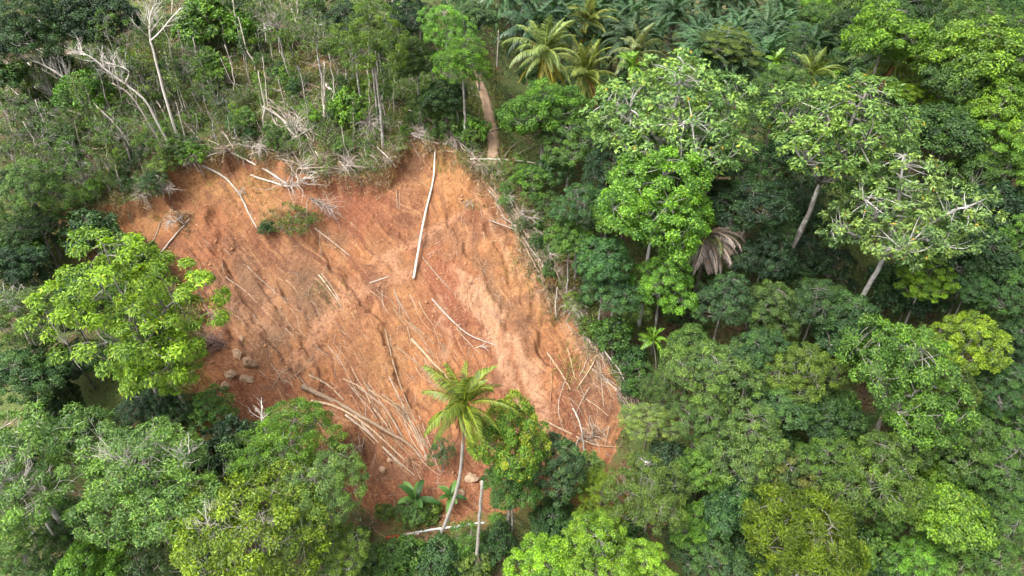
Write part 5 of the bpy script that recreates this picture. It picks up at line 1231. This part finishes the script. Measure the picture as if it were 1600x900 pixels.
# boulders
def boulder(px, py, sx, sy, sz, label, seed):
    b = gpx(px, py); rng = np.random.default_rng(seed); nu, nv = 14, 9; V = []
    A = unit(rng.normal(size=(9, 3))); dd = rng.uniform(.45, .85, 9)
    for i in range(nv):
        for j in range(nu):
            th = math.pi * i / (nv - 1); ph = 2 * math.pi * j / nu; v = np.array([math.sin(th) * math.cos(ph), math.sin(th) * math.sin(ph), math.cos(th)])
            r = min(1.0, min((d / max(.05, a @ v) for a, d in zip(A, dd)))) * (1 + .07 * rng.normal()) if 0 < i < nv - 1 else .8
            V.append(v * r * np.array([sx, sy, sz]))
    F = [(i * nu + j, i * nu + (j + 1) % nu, (i + 1) * nu + (j + 1) % nu, (i + 1) * nu + j) for i in range(nv - 1) for j in range(nu)]
    me = mesh_np("boulder", np.array(V), np.array(F)); me.polygons.foreach_set("use_smooth", np.zeros(len(F), bool)); o = new_obj("boulder", me, M['rock'], None, (b[0], b[1], b[2] + sz * .1)); o.rotation_euler = (rng.normal() * .3, rng.normal() * .3, rng.uniform(0, 6))
    tag(o, label, 'boulder', 'boulders at the scar edge', (px, py))
for i, a in enumerate([(392, 570, .9, .7, 1.1, "largest tan boulder at the scar's left edge"), (371, 556, .8, .6, .6, "grey crumbled boulder touching the dark dry bush"), (383, 592, .9, .6, .5, "tan boulder just below the largest one"), (358, 585, .9, .6, .6, "sloping tan boulder left of the others"), (350, 605, 1.0, .6, .6, "lowest tan boulder near the lime tree"), (378, 528, .4, .3, .35, "small reddish boulder above the largest one"), (738, 748, .8, .6, .55, "grey-brown boulder by the coconut palm's trunk"), (720, 770, .5, .4, .35, "small boulder left of the grey-brown one by the palm"), (598, 735, .45, .4, .4, "pale clod under the log heap"), (610, 720, .4, .3, .3, "small pale clod under the log heap"), (662, 243, .4, .3, .3, "small pale rock on the scar's top rim"), (622, 250, .5, .35, .4, "pale rock at the scar's upper notch")]): boulder(*a, 50 + i)

# ------------------------------------------------------------------ scrub above the scar: saplings, bushes, grass, litter
SAP = []
def sapling_protos():
    for s in range(6):
        rng = np.random.default_rng(900 + s); P = np.zeros((9, 3)); P[:, 2] = np.linspace(-.2, 5.0, 9); P[:, :2] = np.cumsum(rng.normal(size=(9, 2)) * .09, 0); P[:, :2] -= P[0, :2]
        tb = Tubes(); tb.add(P, np.linspace(.07, .03, 9), 5); br = Tubes(); grow(rng, br, P, .035, 9, .8, .6, 1, .4, start=.4)
        tips = np.concatenate([v[-6:-5] for v in br.V if len(v) > 10] + [P[-1:], P[-2:-1]]); n = len(tips)
        lf = leaf_cloud("sapling_crown", rng, tips, np.full(n, .42), unit(rng.normal(size=(n, 3))), 26, .26, .09, flat=.9, up=.3, droop=.4, jit=.7, shell=.2)
        SAP.append((tb.mesh("stem"), br.mesh("branches"), lf))
sapling_protos()
for i, (px, py) in enumerate(scatter(SCRUB, 150, 5, 12)):
    b = gpx(px, py); rng = np.random.default_rng(1200 + i); s = rng.uniform(.6, 1.5)
    t = thing("sapling", "thin pale sapling in the scrub", 'sapling', b, 'saplings in the scrub', (px, py)); st, br, lf = SAP[i % 6]
    c = COLS[['olive', 'mid', 'pale', 'bright', 'dark', 'grey'][rng.integers(0, 6)]]
    for nm, me, mt in (("stem", st, M['white_wood' if i % 3 else 'bark_grey']), ("branches", br, M['white_wood' if i % 3 else 'bark_grey']), ("crown", lf, M['leaf'])):
        if nm == "crown" and i % 2 == 0: continue
        o = new_obj(nm, me, mt, t); o.color = (*c, 1); o.material_slots[0].link = 'OBJECT'; o.material_slots[0].material = mt
    t.rotation_euler = (rng.normal() * .06, rng.normal() * .10 - .04, rng.uniform(0, 6.28)); t.scale = (s, s, s)
for i, (px, py) in enumerate(scatter(SCRUB, 225, 6, 11)):
    rng = np.random.default_rng(1500 + i); c = ['olive', 'mid', 'pale', 'blue', 'bright', 'bright', 'mid', 'dark'][rng.integers(0, 8)]
    tree(px, py, rng.uniform(18, 42), 'scrub' if i % 2 else 'small', c, "%s scrub bush" % {'olive': 'olive', 'mid': 'mid green', 'pale': 'pale green', 'dark': 'dark green', 'blue': 'blue-green', 'bright': 'bright green'}[c], hc=rng.uniform(.6, 1.8), cat='shrub', group='bushes in the scrub', name='shrub', bark='stem')
RIM = [(740, 235), (800, 262), (860, 320), (900, 400), (930, 480), (1000, 560), (1010, 640), (985, 640), (955, 570), (915, 515), (870, 470), (845, 420), (815, 360), (780, 300)]
for i, (px, py) in enumerate(scatter(RIM, 40, 8, 14)):
    rng = np.random.default_rng(1800 + i); c = ['olive', 'mid', 'gold', 'dark', 'rust', 'mid'][rng.integers(0, 6)]
    tree(px, py, rng.uniform(16, 34), 'scrub' if i % 2 else 'small', c, "%s bush on the rim" % {'olive': 'olive', 'mid': 'mid green', 'gold': 'yellowish', 'dark': 'dark green', 'rust': 'rusty brown'}[c], hc=rng.uniform(.4, .9), cat='shrub', group='bushes on the scar rim', name='shrub', bark='stem')
LOW = [(560, 785), (640, 798), (760, 805), (800, 815), (830, 850), (800, 899), (560, 899)]
for i, (px, py) in enumerate(scatter(LOW, 44, 9, 15)):
    if 590 < px < 770 and 806 < py < 862: continue
    rng = np.random.default_rng(1900 + i); c = ['olive', 'mid', 'blue', 'dark', 'fresh', 'mid', 'rust'][rng.integers(0, 7)]
    tree(px, py, rng.uniform(22, 46), 'scrub' if i % 3 == 0 else 'small', c, "%s low bush below the scar" % {'olive': 'olive', 'mid': 'mid green', 'blue': 'blue-green', 'dark': 'dark green', 'rust': 'rusty brown', 'fresh': 'fresh green'}[c], hc=rng.uniform(.4, .9), cat='shrub', group='bushes below the scar', name='shrub', bark='stem')

# shaded understorey that closes the gaps between the crowns
def understorey():
    rng = np.random.default_rng(31); k = 0; taken = [(a[0], a[1], a[2]) for a in FOREST]
    def fill(x0, x1, y0, y1, step):
        nonlocal k
        for Y in np.arange(y0, y1, step):
            for X in np.arange(x0, x1, step):
                x, y = X + rng.normal() * step * .25, Y + rng.normal() * step * .25; g = Hs(x, y); hc = rng.uniform(2.5, 5.5); px, py = proj(x, y, g + hc); px, py = float(px), float(py)
                if not (-20 < px < 1620 and -10 < py < 915): continue
                if in_poly(px, py, SCAR_PX) or in_poly(px, py, SCRUB) or in_poly(px, py, LOW) or in_poly(px, py + 25, SCAR_PX) or 735 < px < 800 and py < 250: continue
                if scar_sd(np.array([x]), np.array([y]))[0] > -2.2 or (x > -2 and poly_sd(np.array([x]), np.array([y]), SCAR)[0] > -5): continue
                if 1222 < px < 1300 and 290 < py < 470 or 1315 < px < 1375 and 350 < py < 480: continue
                if py < 110 and 790 < px < 1290: continue
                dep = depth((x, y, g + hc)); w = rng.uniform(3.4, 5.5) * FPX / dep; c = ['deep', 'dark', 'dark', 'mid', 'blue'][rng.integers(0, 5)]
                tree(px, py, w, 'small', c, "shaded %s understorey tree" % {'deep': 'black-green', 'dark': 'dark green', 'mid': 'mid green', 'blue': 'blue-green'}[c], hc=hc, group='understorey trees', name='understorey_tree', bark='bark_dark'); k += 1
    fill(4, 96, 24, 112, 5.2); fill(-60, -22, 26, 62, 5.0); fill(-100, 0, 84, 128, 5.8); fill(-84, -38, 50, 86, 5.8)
understorey()

def ground_leaves():
    """low leafy cover under trees and through the scrub"""
    rng = np.random.default_rng(41); n = 120000
    x = np.concatenate([rng.uniform(-75, 75, n), rng.uniform(-60, 0, n // 2), rng.uniform(-25, 120, n // 3)]); y = np.concatenate([rng.uniform(22, 120, n), rng.uniform(74, 108, n // 2), rng.uniform(95, 205, n // 3)]); sd = scar_sd(x, y)
    z = H(x, y); PX, PY = proj(x, y, z); dens = fbm(x / 3, y / 3, 3, 51)
    path = seg_mask(PX, PY, [(770, 262), (770, 238), (768, 205), (762, 170), (753, 138), (745, 112)], 15, .2)
    ok = (sd < -.15) & (PX > -40) & (PX < 1640) & (PY > -30) & (PY < 930) & (dens > .42) & (path < .5); x, y, z, dn = x[ok], y[ok], z[ok], dens[ok]; n = len(x)
    P = np.stack([x, y, z + rng.uniform(.02, .5, n) ** 1.5 + np.where(rng.random(n) > .6, rng.random(n) * 1.6, 0) * (dn > .5) * ((x > 6) | (y < 50))], -1); N_ = unit(rng.normal(size=(n, 3)) * .5 + np.array([0, -.2, 1.0])); D = rng.normal(size=(n, 3)); D -= (D * N_).sum(1, keepdims=True) * N_; D = unit(D)
    L = rng.uniform(.15, .42, n) * np.where(y > 110, 2.2, 1); me = leaf_mesh("undergrowth", P, D, N_, L, L * rng.uniform(.3, .6, n), rng.random(n), np.clip(fbm(x / 4, y / 4, 2, 53) * 1.6 - .3 + rng.normal(size=n) * .15, 0, 1))
    o = new_obj("undergrowth", me, M['leaf']); o["kind"] = "stuff"; o["label"] = "low leafy undergrowth covering the slope around the scar"; o["category"] = "undergrowth"; o.color = (.075, .115, .032, 1)
ground_leaves()
def grass():
    rng = np.random.default_rng(43); n = 150000; x = rng.uniform(-62, 22, n); y = rng.uniform(40, 106, n); z = H(x, y); PX, PY = proj(x, y, z); sd = scar_sd(x, y)
    dens = fbm(x / 2.2, y / 2.2, 3, 57)
    inside = np.zeros(n, bool)
    for P in (SCRUB, RIM, LOW):
        P = np.array(P, float); inside |= poly_sd(PX, PY, P) > 0
    rim = (sd > -1.6) & (sd < .3 + 5 * np.clip(dens - .5, 0, 1))
    tuft = blob(PX, PY, [(455, 345, 40, 14, 0, 1), (745, 322, 22, 8, 0, 1), (870, 500, 14, 8, 0, 1), (890, 575, 20, 25, 0, 1), (510, 460, 22, 14, 40, .8), (400, 290, 25, 25, 0, .5), (890, 540, 12, 8, 0, 1)])
    path = seg_mask(PX, PY, [(770, 262), (770, 238), (768, 205), (762, 170), (753, 138), (745, 112)], 9, .6)
    ok = ((inside & (sd < 0) & (dens > .51)) | (rim & (dens > .38) & (PY < 700)) | ((sd > 0) & (tuft > rng.random(n))) | (seg_mask(PX, PY, [(770, 262), (770, 238), (768, 205), (762, 170), (753, 138), (745, 112)], 30, .2) > .5)) & (path < .4); x, y, z, sd = x[ok], y[ok], z[ok], sd[ok]; n = len(x)
    P = np.stack([x, y, z - .03], -1); D = unit(rng.normal(size=(n, 3)) * .42 + np.array([0, -.15, .8])); N_ = unit(rng.normal(size=(n, 3)) * .6 + np.array([0, -.6, .6])); N_ = unit(N_ - (N_ * D).sum(1, keepdims=True) * D)
    L = rng.uniform(.35, 1.15, n); cl = np.clip(fbm(x / 3, y / 3, 2, 59) * 1.8 - .4 + rng.normal(size=n) * .2, 0, 1)
    me = leaf_mesh("tall_grass", P, D, N_, L, np.full(n, .05) * rng.uniform(.6, 1.5, n), rng.random(n), cl, .05)
    o = new_obj("tall_grass", me, M['grass']); o["kind"] = "stuff"; o["label"] = "tall dry grass on the scrub slope and scar rim"; o["category"] = "grass"; o.color = (.175, .185, .065, 1)
grass()
def rim_grass():
    rng = np.random.default_rng(47); n = 260000; x = rng.uniform(SX0, SX1, n); y = rng.uniform(52, SY1, n); sd = scar_sd(x, y); dens = fbm(x / 1.6, y / 1.6, 3, 58); ok = (sd > -2.0 * dens - .2) & (sd < .5 + 3.0 * np.clip(dens - .5, 0, 1) * (rng.random(n) < .35)) & (dens > .36); x, y, sd = x[ok], y[ok], sd[ok]; n = len(x); z = H(x, y)
    P = np.stack([x, y, z - .02], -1); D = unit(rng.normal(size=(n, 3)) * .5 + np.array([.0, -.75, .35])); N_ = unit(rng.normal(size=(n, 3)) * .5 + np.array([0, -.3, .8])); N_ = unit(N_ - (N_ * D).sum(1, keepdims=True) * D)
    L = rng.uniform(.25, .95, n); me = leaf_mesh("dry_rim_grass", P, D, N_, L, np.full(n, .045) * rng.uniform(.6, 1.5, n), rng.random(n), rng.random(n), .05)
    o = new_obj("dry_rim_grass", me, M['grass']); o["kind"] = "stuff"; o["label"] = "matted dry grass and roots hanging over the scar rim"; o["category"] = "grass"; o.color = (.33, .265, .195, 1)
rim_grass()
def litter():
    """dead twigs strewn over the scrub and along the rim, and crumbs of soil and wood on the scar"""
    rng = np.random.default_rng(45); tb = Tubes(); n = 9500; x = rng.uniform(-62, 22, n); y = rng.uniform(38, 104, n); z = H(x, y); PX, PY = proj(x, y, z); sd = scar_sd(x, y); ins = np.zeros(n, bool)
    for P in (SCRUB, RIM): ins |= poly_sd(PX, PY, np.array(P, float)) > -6
    for i in np.nonzero(ins & (sd < .5))[0]:
        L = rng.uniform(.5, 2.2); D = unit(rng.normal(size=3) * np.array([1, 1, .45]) + np.array([.15, -.35, .25])); b = np.array([x[i], y[i], z[i] + rng.uniform(0, .35)]); tb.add(bez(b, b + D * L * .5 + rng.normal(size=3) * L * .12, b + D * L, 4), np.linspace(.030, .011, 4) * rng.uniform(.7, 1.7), 3, cap=False)
    o = new_obj("twig_litter", tb.mesh("twig_litter"), M['grey_twig']); o["kind"] = "stuff"; o["label"] = "dead grey twigs strewn through the scrub and rim"; o["category"] = "twigs"
    tb = Tubes(); n = 1500; x = rng.uniform(SX0, SX1, n); y = rng.uniform(SY0, SY1, n); sd = scar_sd(x, y); d = fbm(x / 5, y / 5, 2, 63)
    ok = (sd > .4) & (d + .2 * sstep(64, 48, y) > .52); x, y = x[ok], y[ok]; z = H(x, y)
    for i in range(len(x)):
        L = rng.uniform(.25, 1.3); a = -1.0 + rng.normal() * .55; dx, dy = math.cos(a) * L, math.sin(a) * L; e = (x[i] + dx, y[i] + dy); ze = Hs(*e)
        tb.add([(x[i], y[i], z[i] + .03), ((x[i] + e[0]) / 2, (y[i] + e[1]) / 2, max((z[i] + ze) / 2, Hs((x[i] + e[0]) / 2, (y[i] + e[1]) / 2)) + .05), (e[0], e[1], ze + .03)], np.array([.025, .022, .012]) * rng.uniform(.6, 1.5), 4, cap=False)
    o = new_obj("wood_splinters", tb.mesh("wood_splinters"), M['dead_wood']); o["kind"] = "stuff"; o["label"] = "small broken sticks scattered over the bare soil"; o["category"] = "twigs"
    n = 9000; x = rng.uniform(SX0, SX1, n); y = rng.uniform(SY0, SY1, n); sd = scar_sd(x, y); d = fbm(x / 4, y / 4, 3, 65); ok = (sd > .2) & (d > .5); x, y = x[ok], y[ok]; z = H(x, y); n = len(x)
    s = rng.uniform(.04, .10, n) * (1 + 1.6 * (rng.random(n) > .95)); O = np.array([(1, 0, 0), (0, 1, 0), (-1, 0, 0), (0, -1, 0), (0, 0, 1), (0, 0, -1)], float)
    V = np.stack([x, y, z + s * .3], -1)[:, None] + O[None] * s[:, None, None] * rng.uniform(.6, 1.3, (n, 6, 1)); Fo = np.array([(0, 1, 4), (1, 2, 4), (2, 3, 4), (3, 0, 4), (1, 0, 5), (2, 1, 5), (3, 2, 5), (0, 3, 5)])
    o = new_obj("soil_clods", mesh_np("soil_clods", V.reshape(-1, 3), (np.arange(n)[:, None, None] * 6 + Fo[None]).reshape(-1, 3)), M['clod']); o["kind"] = "stuff"; o["label"] = "crumbled clods of soil strewn over the scar"; o["category"] = "rubble"
litter()

# ------------------------------------------------------------------ labels that single out one thing
ORD = ["first", "second", "third", "fourth", "fifth", "sixth", "seventh", "eighth", "ninth", "tenth", "eleventh", "twelfth", "thirteenth", "fourteenth", "fifteenth", "sixteenth", "seventeenth", "eighteenth", "nineteenth", "twentieth"]
ORD += [t + "-" + o for t in ("twenty", "thirty", "forty", "fifty", "sixty", "seventy", "eighty") for o in ORD[:9]]
MARKS = [(765, 190, "near the dirt path"), (250, 170, "near the forked dead tree"), (60, 110, "near the bleached tangle"), (437, 50, "near the brown brush heap"), (580, 200, "near the uprooted fan"), (463, 200, "near the pale tangle"), (580, 60, "near the tall slim tree"), (180, 480, "near the big lime tree"), (360, 90, "near the white saplings"), (110, 290, "above the small soil patch"),
         (235, 735, "near the round pale tree"), (720, 640, "near the front coconut palm"), (1110, 390, "near the grey dead palm"), (1055, 190, "near the white-limbed tree"), (1300, 225, "near the orange-flecked tree"), (1400, 360, "near the pale open tree"), (1410, 590, "near the largest fresh dome"), (1512, 535, "near the golden crown"), (1265, 850, "near the feathery tree"), (1560, 840, "near the bottom corner"), (1550, 150, "near the sunlit corner crowns"), (930, 540, "near the long rim trunk"), (815, 350, "near the rim brush"), (1018, 775, "near the golden-topped tree"), (1165, 690, "near the broad dusty crown"), (650, 840, "near the red log"), (800, 700, "near the pink-flushed tree"), (915, 110, "near the back coconut palms"), (1200, 100, "near the areca palms"), (1285, 45, "near the lone round tree"), (1050, 20, "along the top edge's middle"), (1520, 690, "near the frame's lower side")]
def finish_labels():
    by = {}
    for o, l, p in THINGS: by.setdefault(l, []).append((o, p))
    sub = {}
    for l, v in by.items():
        if len(v) == 1: v[0][0]["label"] = l; continue
        for o, p in v:
            m = min(MARKS, key=lambda q: (q[0] - p[0]) ** 2 + (q[1] - p[1]) ** 2)[2]; sub.setdefault(l + " " + m, []).append((o, p))
    for l, v in sub.items():
        if len(v) == 1: v[0][0]["label"] = l; continue
        for i, (o, p) in enumerate(sorted(v, key=lambda q: q[1][0])): o["label"] = "%s, %s from left" % (l, ORD[i])
finish_labels()
